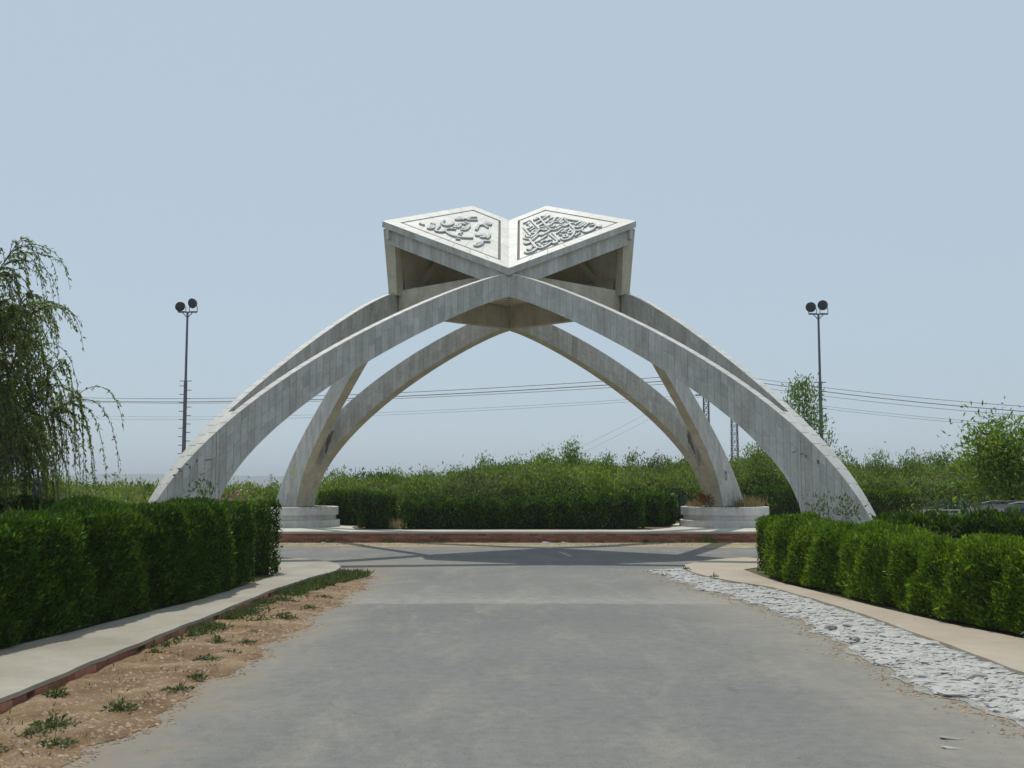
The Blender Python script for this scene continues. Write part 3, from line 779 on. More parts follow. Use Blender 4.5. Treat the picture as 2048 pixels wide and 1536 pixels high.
def subdiv_quad(mb, P, n, m, off, tint):
    """P four corners (callable-free): slabs laid n by m with tone changes"""
    def bl(u, v): return P[0] * ((1 - u) * (1 - v)) + P[1] * (u * (1 - v)) + P[2] * (u * v) + P[3] * ((1 - u) * v)
    for i in range(n):
        for j in range(m):
            e = 0.0015
            q = [bl(i / n + e, j / m + e), bl((i + 1) / n - e, j / m + e), bl((i + 1) / n - e, (j + 1) / m - e), bl(i / n + e, (j + 1) / m - e)]
            mb.hexa(q, [p + off for p in q], float(np.clip(random.gauss(0.5, 0.22), 0, 1)))
exec_letters = {-1: LETTERS_LEFT, 1: LETTERS_RIGHT}
def catmull(pts, k=5):
    P = [Vector(p) for p in pts]
    if len(P) < 3: return P
    P = [P[0] * 2 - P[1]] + P + [P[-1] * 2 - P[-2]]; out = []
    for i in range(1, len(P) - 2):
        for j in range(k):
            t = j / k; a, b, c, d = P[i - 1:i + 3]
            out.append(0.5 * ((2 * b) + (c - a) * t + (2 * a - 5 * b + 4 * c - d) * t * t + (3 * b - a - 3 * c + d) * t ** 3))
    return out + [P[-2]]
for sx in (-1, 1):
    page = None
    # slab under the whole page
    mb = MB(); q = [pg(u, v, -0.052, sx) for u, v in UV]; mb.prism(q, (0, 0, -0.085)); page = mb.build('book_page', M['groove'], mon)
    # border slabs round the groove, then the panel inside it
    for i in range(4):
        j = (i + 1) % 4
        mb = MB(); P = [pg(*UV[i], 0, sx), pg(*UV[j], 0, sx), pg(*FR_O[j], 0, sx), pg(*FR_O[i], 0, sx)]
        off = (pg(0, 0, -0.058, sx) - pg(0, 0, 0, sx))
        subdiv_quad(mb, P, 7 if i in (0, 1) else 5, 1, off, 0.5); mb.build('page_border', M['page'], page)
    mb = MB(); P = [pg(*p, -0.006, sx) for p in FR_I]; subdiv_quad(mb, P, 6, 5, pg(0, 0, -0.05, sx) - pg(0, 0, 0, sx), 0.5)
    mb.build('page_panel', M['page'], page)
    # raised calligraphy
    for line in exec_letters[sx].strip().split('\n'):
        pts = catmull([tuple(map(float, p.split(','))) for p in line.split()])
        hw = 0.040 if sx < 0 else 0.032
        mb = MB(); sec = []
        for k, p in enumerate(pts):
            d = (pts[min(k + 1, len(pts) - 1)] - pts[max(k - 1, 0)]); d = d.normalized() if d.length > 1e-6 else Vector((1, 0))
            nn = Vector((-d.y, d.x)); taper = 0.75 if k in (0, len(pts) - 1) else 1.0
            ww = hw * taper
            sec.append([pg(p.x + nn.x * ww, p.y + nn.y * ww, -0.01, sx), pg(p.x + nn.x * ww * .8, p.y + nn.y * ww * .8, 0.04, sx), pg(p.x - nn.x * ww * .8, p.y - nn.y * ww * .8, 0.04, sx), pg(p.x - nn.x * ww, p.y - nn.y * ww, -0.01, sx)])
        vs = [v for s_ in sec for v in s_]; fs = []
        for k in range(len(sec) - 1):
            for m_ in range(4): fs.append((k * 4 + m_, k * 4 + (m_ + 1) % 4, k * 4 + 4 + (m_ + 1) % 4, k * 4 + 4 + m_))
        fs += [(3, 2, 1, 0), tuple(len(vs) - 4 + k for k in range(4))]
        mb.add(vs, fs); mb.build('letter_stroke', M['letter'], page)
    flip = lambda v: Vector((-v.x if sx > 0 else v.x, v.y, v.z))
    A0, B0, C0, D0 = bA.copy(), bB.copy(), bC.copy(), bD.copy()
    # fascia, two bands along the near edge; upper band = slab edge, lower band set back
    def band(name, P, Q, back, z0, z1, thick, ncol):
        mb = MB(); d = (Q - P); nrm = Vector((d.y, -d.x, 0)).normalized()     # outwards (towards the front/left)
        if nrm.dot(Vector((P.x + Q.x, P.y + Q.y - 0.01, 0))) < 0: nrm = -nrm
        for k in range(ncol):
            p = P + d * (k / ncol + 0.0006); q = P + d * ((k + 1) / ncol - 0.0006)
            f = [p - nrm * back + Vector((0, 0, z0)), q - nrm * back + Vector((0, 0, z0)), q - nrm * back + Vector((0, 0, z1)), p - nrm * back + Vector((0, 0, z1))]
            g = [x - nrm * thick for x in f]
            mb.hexa([flip(x) for x in f], [flip(x) for x in g], tint_rand())
        return mb.build(name, M['tile'], mon)
    up = Vector((0, 0, 1))
    band('book_edge', A0, B0, 0.004, -0.155, -0.004, 0.10, 22)
    band('book_beam', A0 + (B0 - A0) * 0.01, B0 + (A0 - B0) * 0.012, 0.10, -0.52, -0.163, 0.22, 26)
    band('book_edge', B0, C0, 0.004, -0.155, -0.075, 0.03, 14)
    band('book_beam', B0 + (C0 - B0) * 0.02, C0 + (B0 - C0) * 0.02, 0.06, -0.48, -0.163, 0.12, 14)
    band('book_edge', C0, D0 + (C0 - D0) * 0.02, 0.004, -0.155, -0.075, 0.03, 6)
    # post from the left crown up to the outer corner
    Lp = Vector((-RL + 0.02, -0.02, 6.20)); Bt = B0 + Vector((0.09, 0.03, -0.16))
    mb = MB()
    def sec(p, hx, hy): return [flip(p + Vector((i * hx, j * hy, 0))) for i, j in ((-1, -1), (1, -1), (1, 1), (-1, 1))]
    dd = (Vector((0, -RF, 0)) - Vector((-RL, 0, 0))).normalized()
    def sec2(p, w, t):
        nn = Vector((dd.y, -dd.x, 0))
        return [flip(p + dd * a + nn * b) for a, b in ((0, -t), (w, -t), (w, t), (0, t))]
    inw = Vector((-(B0 - A0).y, (B0 - A0).x, 0)).normalized()
    if inw.y < 0: inw = -inw
    mb.hexa(sec2(Lp + Vector((-0.06, 0.0, 0)), 0.30, 0.11), sec2(B0 - dd * .09 + inw * .22 + Vector((0, 0, -.16)), 0.40, 0.085)); mb.build('book_post', M['soffit'], mon)
    # rear strut and the brace under the page
    mb = MB(); mb.hexa(sec(Vector((-0.55, RF - 0.55, 6.3)), .12, .12), sec(C0 + Vector((0.10, -0.05, -0.17)), .12, .12)); mb.build('book_post', M['soffit'], mon)
    mb = MB(); mb.tube([flip(Vector((-RL + 0.5, 0.3, 6.45))), flip(Vector((-1.0, 0.75, 8.35)))], 0.10, 4); mb.build('book_brace', M['soffit'], mon)
    mb = MB(); mb.hexa(sec(Vector((-0.12, -RF + 0.35, 6.0)), .10, .06), sec(Vector((-0.12, 0.3, 7.95)), .10, .06)); mb.build('spine_beam', M['soffit'], mon)
    # walls closing the back of the recess, from the rear ring up to the far edges of the page
    def slab(name, q, off, mat='soffit'):
        mb = MB(); mb.hexa([flip(Vector(p)) for p in q], [flip(Vector(p) + Vector(off)) for p in q]); return mb.build(name, M[mat], mon)
    slab('book_back_wall', [(-RL + .10, .10, 6.3), (-.55, RF - .45, 6.3), (C0.x + .06, C0.y - .16, C0.z - .2), (B0.x + .14, B0.y + .05, B0.z - .2)], (.08, -.09, 0))
    slab('book_back_wall', [(-.50, RF - .50, 6.3), (-.02, RF - .25, 6.3), (-.02, D0.y - .02, D0.z - .2), (C0.x + .12, C0.y - .16, C0.z - .24)], (0, -.09, 0))
    slab('shadow_slab', [(-RL + .45, .0, 6.34), (-.02, RF - .38, 6.34), (-.02, RF - 1.15, 6.34), (-RL + 1.15, -.1, 6.34)], (0, 0, .10))  # added slab over the rear ring, there to fill the book's shadow on the road
# web filling the fork of each leg up to the split
for fx in (-1, 1):
    for (ka, kb) in (('F', 'L'), ('B', 'M')):
        a, b = arms[ka, fx], arms[kb, fx]; mb = MB(); tp = MB()
        ts = sorted(list(np.linspace(0, .235, 30)) + [TE - .002, TE + .001, TE + .003, TE + .006, TE + .01])
        for t0, t1 in zip(ts[:-1], ts[1:]):
            Q = []
            for t in (t0, t1):
                p, q = a.at(t, -a.w(t) / 2 + .02), b.at(t / .942, -b.w(t) / 2 + .02)
                Q.append((p, q, t))
            def col(dz, f, Q=Q): return [(p[0], p[1], a.z(f(t) + dz, t)) for p, q, t in Q] + [(q[0], q[1], a.z(f(t) + dz, t)) for p, q, t in Q[::-1]]
            if (Q[0][0] - Q[0][1]).dot(a.q) > .005: Q3 = [(a.at(t, -a.w(t) / 2), b.at(t / .942, -b.w(t) / 2), t) for _, _, t in Q]; tp.hexa(col(-.004, he, Q3), col(.0125, he, Q3), .5 + .25 * math.sin(int(t0 * 30) * 2.3))
            mb.hexa(col(.0, hi), col(-.006, he))
        mb.build('leg_web', M['soffit'], mon); tp.build('leg_coping', M['page'], mon)
# marks on the legs: graffiti strokes, soot and posters, each lying on a leg face
def on_arm(key, t, z, off=0.004, sd=1):
    a = arms[key]; p = a.at(t, sd * (a.w(t) / 2 + off)); return Vector((p[0], p[1], z))
def mark(key, t, z, w, h, mat, name, sk=0.0, sd=1):
    a = arms[key]; dt = w / a.len / 2; mb = MB()
    f = [on_arm(key, t - dt, z, .004, sd), on_arm(key, t + dt, z + sk, .004, sd), on_arm(key, t + dt, z + h + sk, .004, sd), on_arm(key, t - dt, z + h, .004, sd)]
    g = [on_arm(key, t - dt, z, -.002, sd), on_arm(key, t + dt, z + sk, -.002, sd), on_arm(key, t + dt, z + h + sk, -.002, sd), on_arm(key, t - dt, z + h, -.002, sd)]
    mb.hexa(f, g); mb.build(name, mat, a.body)
for (t, z, w, h) in [(.085, 1.80, .09, .015), (.082, 1.84, .05, .03), (.10, 1.95, .08, .02), (.108, 1.86, .03, .05), (.125, 1.98, .03, .06), (.155, 2.02, .12, .02), (.14, 1.74, .10, .015), (.07, 1.72, .05, .03), (.135, 1.5, .03, .04), (.16, 1.55, .1, .015)]:
    mark(('F', -1), t, z, w, h, M['mark'], 'graffiti_mark', random.uniform(-.03, .03))
for (t, z, w, h) in [(.17, 2.15, .06, .02), (.16, 2.07, .03, .06), (.13, 1.95, .04, .08), (.19, 2.2, .08, .015)]:
    mark(('F', 1), t, z, w, h, M['mark'], 'graffiti_mark', random.uniform(-.03, .03))
for fx in (-1, 1):
    a = arms['B', fx]; mb = MB(); n = 22; ring = []
    for k in range(n):
        th = 2 * math.pi * k / n; rr0 = 1 + .28 * math.sin(3 * th + fx) + .18 * math.sin(7 * th + 2) ; dt = .009 * rr0 * math.cos(th); dz = .30 * rr0 * math.sin(th)
        t = .278 + dt + .05 * dz; ring.append((t, 2.72 + dz))
    vs = [on_arm(('B', fx), t, a.z(z, t), .004, -1) for t, z in ring] + [on_arm(('B', fx), t, a.z(z, t), -.004, -1) for t, z in ring]
    mb.add(vs, [tuple(range(n)), tuple(range(n, 2 * n))[::-1]] + [(k, (k + 1) % n, n + (k + 1) % n, n + k) for k in range(n)]); mb.build('soot_stain', M['soot'], a.body)
mark(('M', -1), .155, 1.75, .10, .34, M['yellow'], 'poster'); mark(('M', 1), .15, 1.65, .16, .28, M['poster'], 'poster', .02)
# ------------------------------------------------------------------ planters
def planter(x, y, z0, label, top_z=0.58):
    p = root('planter', (x, y, z0), label, 'planter', None)
    mb = MB(); mb.lathe([(1.33, 0), (1.33, 0.19), (1.30, 0.20), (1.18, 0.20)], n=64); smooth_ = mb.build('base_step', M['white_stone'], p)
    mb = MB(); mb.lathe([(1.22, 0.19), (1.22, 0.345)], n=64); mb.build('drum', M['white_stone'], p)
    mb = MB(); mb.lathe([(1.20, 0.342), (1.285, 0.345), (1.285, top_z - .01), (1.275, top_z), (1.14, top_z), (1.13, top_z - .01), (1.13, 0.36)], n=64); mb.build('rim', M['white_stone'], p)
    mb = MB(); mb.lathe([(0.0, top_z - 0.03), (1.135, top_z - 0.05)], n=32); mb.build('soil', M['soil'], p)
    return p
pl = []
for sx in (-1, 1):
    d = 'left' if sx < 0 else 'right'
    pl.append(planter(MX + sx * 6.36, MY + 5.62, 0.315, 'round stepped white planter on the island ' + ('holding only short grass round the arch foot' if sx < 0 else 'with dry grass and a red-leaved plant')))
    planter(MX + sx * 6.36, MY - 5.62, 0.10 if sx < 0 else 0.07, 'round white planter hidden behind the ' + ('hedge with the oleander' if sx < 0 else 'hedge beside the stone apron'), 0.70)

# ------------------------------------------------------------------ foliage builders
def resample(path, step):
    P = [np.array(p, float) for p in path]; out = [P[0]]; 
    for a, b in zip(P[:-1], P[1:]):
        n = max(1, int(np.linalg.norm(b - a) / step))
        for k in range(1, n + 1): out.append(a + (b - a) * k / n)
    return np.array(out)
def hedge(name, path, w, h, z0, dens, mat, label, leaf=(0.032, 0.066), bump=0.09, seed=0.0, group=None, hvar=None, only=None, scallop=0.0):
    """clipped hedge: twig core and a skin of small sprays"""
    pts = resample(path, 0.25); n = len(pts)
    cpts = pts.copy(); t0 = pts[1] - pts[0]; t1 = pts[-1] - pts[-2]; cpts[0] = pts[0] + t0 / np.linalg.norm(t0) * .14; cpts[-1] = pts[-1] - t1 / np.linalg.norm(t1) * .14
    base = root(name, (float(pts[n // 2][0]), float(pts[n // 2][1]), z0), label, 'hedge', group)
    ox, oy = pts[n // 2]
    T = np.gradient(pts, axis=0); T = unit(T); N = np.stack([T[:, 1], -T[:, 0]], 1)      # N: right-hand side of the path
    S = np.concatenate([[0], np.cumsum(np.linalg.norm(np.diff(pts, axis=0), axis=1))]); total = S[-1]
    H_ = lambda s: h * (1 + (np.interp(s / total, *zip(*hvar)) if hvar else 0)) + scallop * np.abs(np.sin(s * 5.2 + seed)) - scallop * 0.5
    # core
    ring = [(-1, 0.0), (-1, 0.55), (-0.93, 0.82), (-0.7, 0.95), (-0.3, 1.0), (0.3, 1.0), (0.7, 0.95), (0.93, 0.82), (1, 0.55), (1, 0.0)]
    vs = []; fs = []
    for i in range(n):
        for (a, b) in ring:
            hh = H_(S[i]) - 0.10; p = cpts[i] + N[i] * a * (w / 2 - 0.11)
            k = bump * 0.9 * lump(p[0], p[1], b * hh, 1.1, seed)
            p = p + N[i] * np.sign(a) * k * (abs(a) > .5); vs.append((p[0] - ox, p[1] - oy, b * hh + (k if b > .9 else 0)))
    m = len(ring)
    for i in range(n - 1):
        for k in range(m - 1): fs.append((i * m + k, i * m + k + 1, i * m + m + k + 1, i * m + m + k))
    fs += [tuple(range(m)), tuple(range((n - 1) * m, n * m))[::-1]]
    mb = MB(); mb.add(vs, fs); mb.build('twig_core', M['twig'], base)
    # skin
    def sample(cnt, region):
        s = rng.uniform(0, total, cnt)
        cx = np.interp(s, S, pts[:, 0]); cy = np.interp(s, S, pts[:, 1])
        nx = np.interp(s, S, N[:, 0]); ny = np.interp(s, S, N[:, 1]); hh = H_(s)
        if region == 'top':
            a = rng.uniform(-1, 1, cnt); b = 1 - 0.06 * np.abs(a) ** 4 - 0.10 * np.clip(np.abs(a) - .75, 0, 1) * 2
            out = np.stack([nx * a * .35, ny * a * .35, np.ones(cnt)], 1)
        else:
            sg = 1 if region == 'right' else -1
            b = rng.uniform(0.02, 1, cnt) ** 0.9; a = sg * (1 - 0.16 * np.clip((b - .78) / .22, 0, 1) ** 2 - 0.05 * np.clip(0.25 - b, 0, 1) * 2)
            out = np.stack([nx * sg, ny * sg, 0.12 + 0.8 * np.clip((b - .8) / .2, 0, 1)], 1)
        x = cx + nx * a * w / 2; y = cy + ny * a * w / 2; z = b * hh
        colm = np.abs(np.sin(s * 3.3 + seed + .7 * np.sin(s * 1.3))) ** .6 - .75
        k = bump * lump(x, y, z, 1.1, seed) + 0.07 * colm + rng.normal(0, 0.018, cnt) - np.abs(rng.normal(0, 0.04, cnt))
        P = np.stack([x, y, z], 1) + unit(out) * k[:, None]
        return P, out
    regs = only or ('right', 'left', 'top')
    PP = []; OO = []
    for r_ in regs:
        area = total * (w if r_ == 'top' else h)
        p, o = sample(int(area * dens), r_); PP.append(p); OO.append(o)
    for e, i in ((0, 0), (1, n - 1)):                                  # the two ends
        cnt = int(w * h * dens); a = rng.uniform(-1, 1, cnt); b = rng.uniform(0.02, 1, cnt)
        t = T[i] * (-1 if e == 0 else 1)
        P = np.stack([pts[i][0] + N[i][0] * a * w / 2, pts[i][1] + N[i][1] * a * w / 2, b * H_(S[i])], 1)
        o = np.stack([np.full(cnt, t[0]), np.full(cnt, t[1]), np.full(cnt, .15)], 1)
        P += o * (bump * lump(P[:, 0], P[:, 1], P[:, 2], 1.3, seed) + 0.05 * (1 - a ** 2) - np.abs(rng.normal(0, .03, cnt)))[:, None]
        PP.append(P); OO.append(o)
    P = np.concatenate(PP); O = unit(np.concatenate(OO)); c = len(P)
    D = O * 0.7 + np.array([0, 0, 0.6]) + rng.normal(0, 0.5, (c, 3))
    L = rng.uniform(*leaf, c) * (1 + (rng.random(c) < .04) * rng.uniform(.3, 1.2, c))
    # tone follows patches of growth, young tips lighter
    tint = 0.40 + 0.22 * lump(P[:, 0] * 1.3, P[:, 1] * 1.3, P[:, 2], 1.7, seed + 2) + rng.normal(0, 0.2, c) + (rng.random(c) < 0.03) * 0.35
    P[:, 0] -= ox; P[:, 1] -= oy
    P[:, 2] = np.maximum(P[:, 2], 0.01)
    link('foliage', leaf_mesh('foliage', P - D / np.linalg.norm(D, axis=1, keepdims=True) * (L * 0.3)[:, None], D, L, L * 0.34, tint), mat, base)
    return base
def blob(P0, rad, cnt, seed, squash=1.0, hollow=0.55):
    d = unit(rng.normal(size=(cnt, 3))); r_ = rng.uniform(hollow, 1, cnt) ** 0.6
    k = 1 + 0.25 * lump(d[:, 0] * 2, d[:, 1] * 2, d[:, 2] * 2, 1.2, seed)
    return np.array(P0) + d * (r_ * k)[:, None] * np.array([rad, rad, rad * squash]), d

# --- the hedges by the road
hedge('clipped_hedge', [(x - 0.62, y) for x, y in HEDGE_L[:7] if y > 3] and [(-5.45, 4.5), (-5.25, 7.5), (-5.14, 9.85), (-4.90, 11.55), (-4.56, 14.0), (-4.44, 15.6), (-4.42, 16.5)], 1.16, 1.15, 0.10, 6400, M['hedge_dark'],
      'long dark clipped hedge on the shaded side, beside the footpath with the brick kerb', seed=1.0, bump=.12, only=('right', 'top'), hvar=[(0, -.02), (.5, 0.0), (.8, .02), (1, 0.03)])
hedge('clipped_hedge', [(-4.02, 17.75), (-5.2, 18.3), (-6.4, 18.6), (-8.2, 18.7), (-11.5, 18.5)], 1.0, 1.22, 0.10, 1500, M['hedge_dark'],
      'dark clipped corner hedge in front of the arch foot near the oleander', seed=3.0, bump=0.10, leaf=(0.05, 0.09), hvar=[(0, -.02), (.1, -.06), (.2, -.16), (.32, -.16), (.42, -.03), (1, 0)])
hedge('clipped_hedge', [(6.10, 4.5), (5.86, 7.5), (5.62, 10.0), (5.52, 10.9), (5.28, 11.9), (5.04, 13.6), (4.83, 15.5), (4.64, 17.0), (4.66, 18.7)], 1.0, 0.88, 0.085, 6400, M['hedge_sunlit'],
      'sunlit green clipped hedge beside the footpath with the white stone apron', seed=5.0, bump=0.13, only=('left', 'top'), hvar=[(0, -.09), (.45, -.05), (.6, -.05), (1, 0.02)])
hedge('clipped_hedge', [(5.95, 17.6), (6.9, 17.2), (7.9, 16.9), (9.0, 16.2)], 1.1, 0.98, 0.07, 1500, M['hedge_dark'],
      'rounded dark hedge in front of the framed board and the parked van', seed=8.0, bump=0.2, leaf=(0.06, 0.11))
# --- the hedges on the island
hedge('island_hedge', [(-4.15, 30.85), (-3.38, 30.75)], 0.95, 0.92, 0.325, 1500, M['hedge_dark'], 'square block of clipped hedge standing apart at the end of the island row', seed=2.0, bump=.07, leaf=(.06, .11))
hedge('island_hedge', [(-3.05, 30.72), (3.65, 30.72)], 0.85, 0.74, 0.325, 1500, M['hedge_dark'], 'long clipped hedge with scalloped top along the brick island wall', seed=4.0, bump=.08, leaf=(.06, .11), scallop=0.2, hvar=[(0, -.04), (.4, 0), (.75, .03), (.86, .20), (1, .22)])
hedge('island_hedge', [(-5.7, 34.2), (-4.35, 33.2)], 0.9, 0.98, 0.325, 1200, M['hedge_dark'], 'clipped hedge running back from the island block behind the grass planter', seed=6.0, bump=.07, leaf=(.06, .12))
hedge('island_hedge', [(3.9, 31.9), (4.6, 33.4)], 0.9, 0.92, 0.325, 1200, M['hedge_dark'], 'clipped hedge turning back behind the planter with the red-leaved plant', seed=7.0, bump=.07, leaf=(.06, .12))
hedge('island_hedge', [(7.9, 34.6), (10.2, 35.2)], 1.0, 1.1, 0.325, 1000, M['hedge_dark'], 'clipped hedge on the island between the dry-grass planter and the sapling', seed=9.0, bump=.1, leaf=(.07, .12))
hedge('clipped_hedge', [(9.6, 36.5), (13.5, 36.8)], 1.1, 1.0, 0.325, 900, M['hedge_sunlit'], 'light green clipped hedge beyond the arch foot near the drooping bush', seed=11.0, bump=.14, leaf=(.07, .13))

# --- thicket behind the island: one mass nobody could count
def thicket(name, x0, x1, y0, y1, prof, cnt, mat, leaf, seed, label):
    cnt2 = int(cnt)
    x = rng.uniform(x0, x1, cnt2); y = y0 + (y1 - y0) * rng.random(cnt2) ** 1.7
    top_ = np.interp(x, *zip(*prof)) * (0.72 + 0.28 * np.clip((y - y0) / 3.5, 0, 1)) + 0.30 * lump(x, y, 0, .8, seed) + 0.12 * lump(x, y, 0, 2.3, seed)
    cl = int((x1 - x0) * 2.2); ccx = rng.uniform(x0, x1, cl); ccy = rng.uniform(y0, y1, cl) ; cr = rng.uniform(.45, 1.1, cl); ch = rng.uniform(.05, .62, cl) * (rng.random(cl) < .8); ct = rng.normal(0, .22, cl)
    g = np.exp(-((x[:, None] - ccx) ** 2 + (y[:, None] - ccy) ** 2) / (2 * (cr * .55) ** 2)); own = g.argmax(1); gm = g.max(1); top_ = top_ + gm * ch[own] - .08
    front = (y < y0 + 1.2)
    z = np.where(rng.random(cnt2) < np.where(front, 0.75, 0.25), rng.uniform(0.1, 1, cnt2), 1 - np.abs(rng.normal(0, .06, cnt2))) * top_
    z = z + (rng.random(cnt2) < .08) * rng.uniform(0, .3, cnt2)
    P = np.stack([x, y, 0.325 + np.maximum(z, 0.05)], 1)
    D = np.array([0, -.15, 0.8]) + rng.normal(0, 0.6, (cnt2, 3)); L = rng.uniform(*leaf, cnt2)
    tint = 0.48 + 0.25 * lump(x, y, z, 0.8, seed + 1) + gm * ct[own] * 1.4 + rng.normal(0, .18, cnt2)
    o = link(name, leaf_mesh(name, P, D, L, L * 0.34, tint), mat); put(o, label, 'bushes', kind='stuff')
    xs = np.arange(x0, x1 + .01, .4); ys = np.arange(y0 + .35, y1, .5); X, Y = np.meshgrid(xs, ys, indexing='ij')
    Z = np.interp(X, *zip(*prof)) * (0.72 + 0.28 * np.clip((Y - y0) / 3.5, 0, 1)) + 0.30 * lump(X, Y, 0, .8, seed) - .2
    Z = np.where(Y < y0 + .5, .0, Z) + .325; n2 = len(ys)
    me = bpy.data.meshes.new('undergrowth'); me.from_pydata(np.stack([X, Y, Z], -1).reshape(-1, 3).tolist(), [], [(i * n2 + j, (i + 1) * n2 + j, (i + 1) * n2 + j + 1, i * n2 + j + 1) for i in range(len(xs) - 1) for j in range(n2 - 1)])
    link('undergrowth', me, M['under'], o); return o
thicket('thicket', -13.5, 13.0, 36.5, 52, [(-13.5, .7), (-8.5, .85), (-6.4, 1.15), (-4.6, 1.35), (-3.3, 1.25), (-2.8, 1.15), (-2.2, 1.5), (-1, 1.75), (1.5, 1.85), (3.5, 1.75), (5.5, 1.7), (7, 1.95), (9, 2.0), (13, 1.7)], 170000, M['shrub'], (.08, .16), 3.0, 'dense yellow-green thicket of weeds and bushes behind the island hedges')
thicket('thicket', 12.0, 24.0, 37.5, 52, [(12, 1.7), (15, 1.75), (18, 1.9), (24, 1.9)], 56000, M['shrub'], (.08, .17), 5.0, 'dense green thicket beyond the drooping bush and the parked van')
thicket('thicket', -24, -11, 36.0, 52, [(-24, 1.3), (-15, .9), (-11, .7)], 22000, M['shrub'], (.11, .21), 9.0, 'low thicket beyond the corner hedge below the hazy hills')

# --- saplings and trees
def tree_skeleton(mb, p0, h, nlimb, spread, r0, lean=(0, 0), start=0.35):
    tips = []; P = []
    for k in range(7):
        t = k / 6; P.append(Vector((p0[0] + lean[0] * t + 0.04 * h * math.sin(t * 5 + p0[0]), p0[1] + lean[1] * t, p0[2] + h * t)))
    mb.tube(P, [r0 * (1 - 0.8 * k / 6) for k in range(7)], 6)
    for k in range(nlimb):
        t = start + (0.97 - start) * (k + 0.5) / nlimb; i = min(5, int(t * 6)); q = P[i].lerp(P[i + 1], t * 6 - i)
        a = k * 2.4 + p0[0]; ln = spread * (1.15 - 0.6 * t) * random.uniform(.75, 1.2)
        e = q + Vector((math.cos(a) * ln, math.sin(a) * ln, ln * random.uniform(.5, 1.0))); mid = q.lerp(e, .5) + Vector((0, 0, .05 * ln))
        mb.tube([q, mid, e], [r0 * .42 * (1.1 - t), r0 * .3 * (1.1 - t), r0 * .12], 4); tips += [mid, e, mid.lerp(e, .5)]
    tips += [P[-1], P[-2].lerp(P[-1], .5)]
    return tips
def sapling(x, y, h, z0, label, cnt=700, spread=0.45, mat='sapling', leaf=(.08, .16), rad=0.22, name='sapling', nlimb=11, r0=.022, group=None, droop=0.0, start=.35, cat='tree'):
    b = root(name, (x, y, z0), label, cat, group)
    mb = MB(); random.seed(int(x * 100 + y * 7)); tips = tree_skeleton(mb, (0, 0, 0), h, nlimb, spread, r0, start=start)
    mb.build('trunk', M['bark'], b)
    PP = []
    for t in tips:
        k = max(4, cnt // len(tips)); PP.append(np.array(t) + rng.normal(0, rad * .5, (k, 3)))
    P = np.concatenate(PP); c = len(P)
    D = unit(P - np.array([0, 0, h * .3])) * .5 + np.array([0, 0, .35 - droop]) + rng.normal(0, .5, (c, 3)); L = rng.uniform(*leaf, c)
    P[:, 2] = np.maximum(P[:, 2], .05)
    link('crown', leaf_mesh('crown', P, D, L, L * .3, .5 + rng.normal(0, .22, c)), M[mat], b)
    return b
# heights and places beyond the island hedges
sapling(2.25, 40.0, 2.45, .325, 'tallest slender sapling rising from the thicket between the rear arch feet', 1700, .45, rad=.34)
sapling(3.65, 41.0, 2.2, .325, 'small sapling poking out of the thicket right beside the tallest one', 800, .30, rad=.24)
sapling(4.65, 41.5, 2.25, .325, 'thin sapling in the thicket close to the slanting cables', 800, .28, rad=.24)
sapling(6.05, 42.0, 2.15, .325, 'short sapling in the thicket right behind the inner arch arm', 300, .25, rad=.2)
sapling(0.2, 41.0, 2.0, .325, 'low feathery sapling in the middle of the thicket', 800, .34, rad=.28)
sapling(-3.1, 40.5, 1.5, .325, 'wispy sapling over the dip in the thicket', 160, .25, rad=.2, leaf=(.05, .09))
sapling(8.4, 37.2, 2.35, .325, 'sapling under the sweep of the outer arch beside the lattice masts', 1400, .55, rad=.34)
sapling(9.65, 41.0, 2.3, .325, 'sapling tucked against the foot of the outer arch', 900, .4, rad=.26)
sapling(13.45, 40.0, 2.15, .325, 'upright sapling standing free of the thicket beyond the arch foot', 1000, .34, rad=.32)
sapling(14.6, 40.0, 2.05, .325, 'bushy sapling beside the upright one beyond the arch foot', 1200, .5, rad=.34)
sapling(9.45, 34.8, 4.35, .325, 'tall leafy young tree behind the outer arch next to the floodlight pole', 3200, .62, rad=.36, nlimb=16, r0=.04, leaf=(.09, .17), start=.25, name='young_tree')
sapling(11.75, 25.8, 2.95, -.43, 'broad-leaved tree with yellowish leaves above the drooping bush', 7500, 1.0, 'broad', (.10, .18), .55, 'broadleaf_tree', 20, .06, droop=.45, start=.4)
sapling(10.35, 27.5, 2.45, -.43, 'thin sapling with sparse leaves beside the broad-leaved tree', 220, .5, 'sapling', (.08, .15), .28, droop=.1)

for i, (x, y, h, lab) in enumerate([(-.9, 40.5, 2.0, 'small feathery sapling over the thicket near its middle'), (1.3, 41.5, 2.1, 'thin sapling just beside the tallest sapling on its shaded side'), (5.4, 40.8, 2.05, 'short sapling between the slanting cables and the inner arch arm'), (7.4, 41.0, 2.3, 'leafy sapling under the lattice masts'),
        (12.3, 41.5, 2.2, 'sapling beyond the arch foot nearest the outer arch'), (16.2, 41.0, 2.2, 'sapling above the thicket beside the broad-leaved tree'), (17.6, 40.5, 2.3, 'sapling half hidden by the broad-leaved tree'), (-4.4, 41.0, 1.5, 'wispy sapling behind the square hedge block')]):
    sapling(x, y, h, .325, lab, 900, .36, rad=.3, mat=('sapling', 'broad', 'weed')[i % 3])
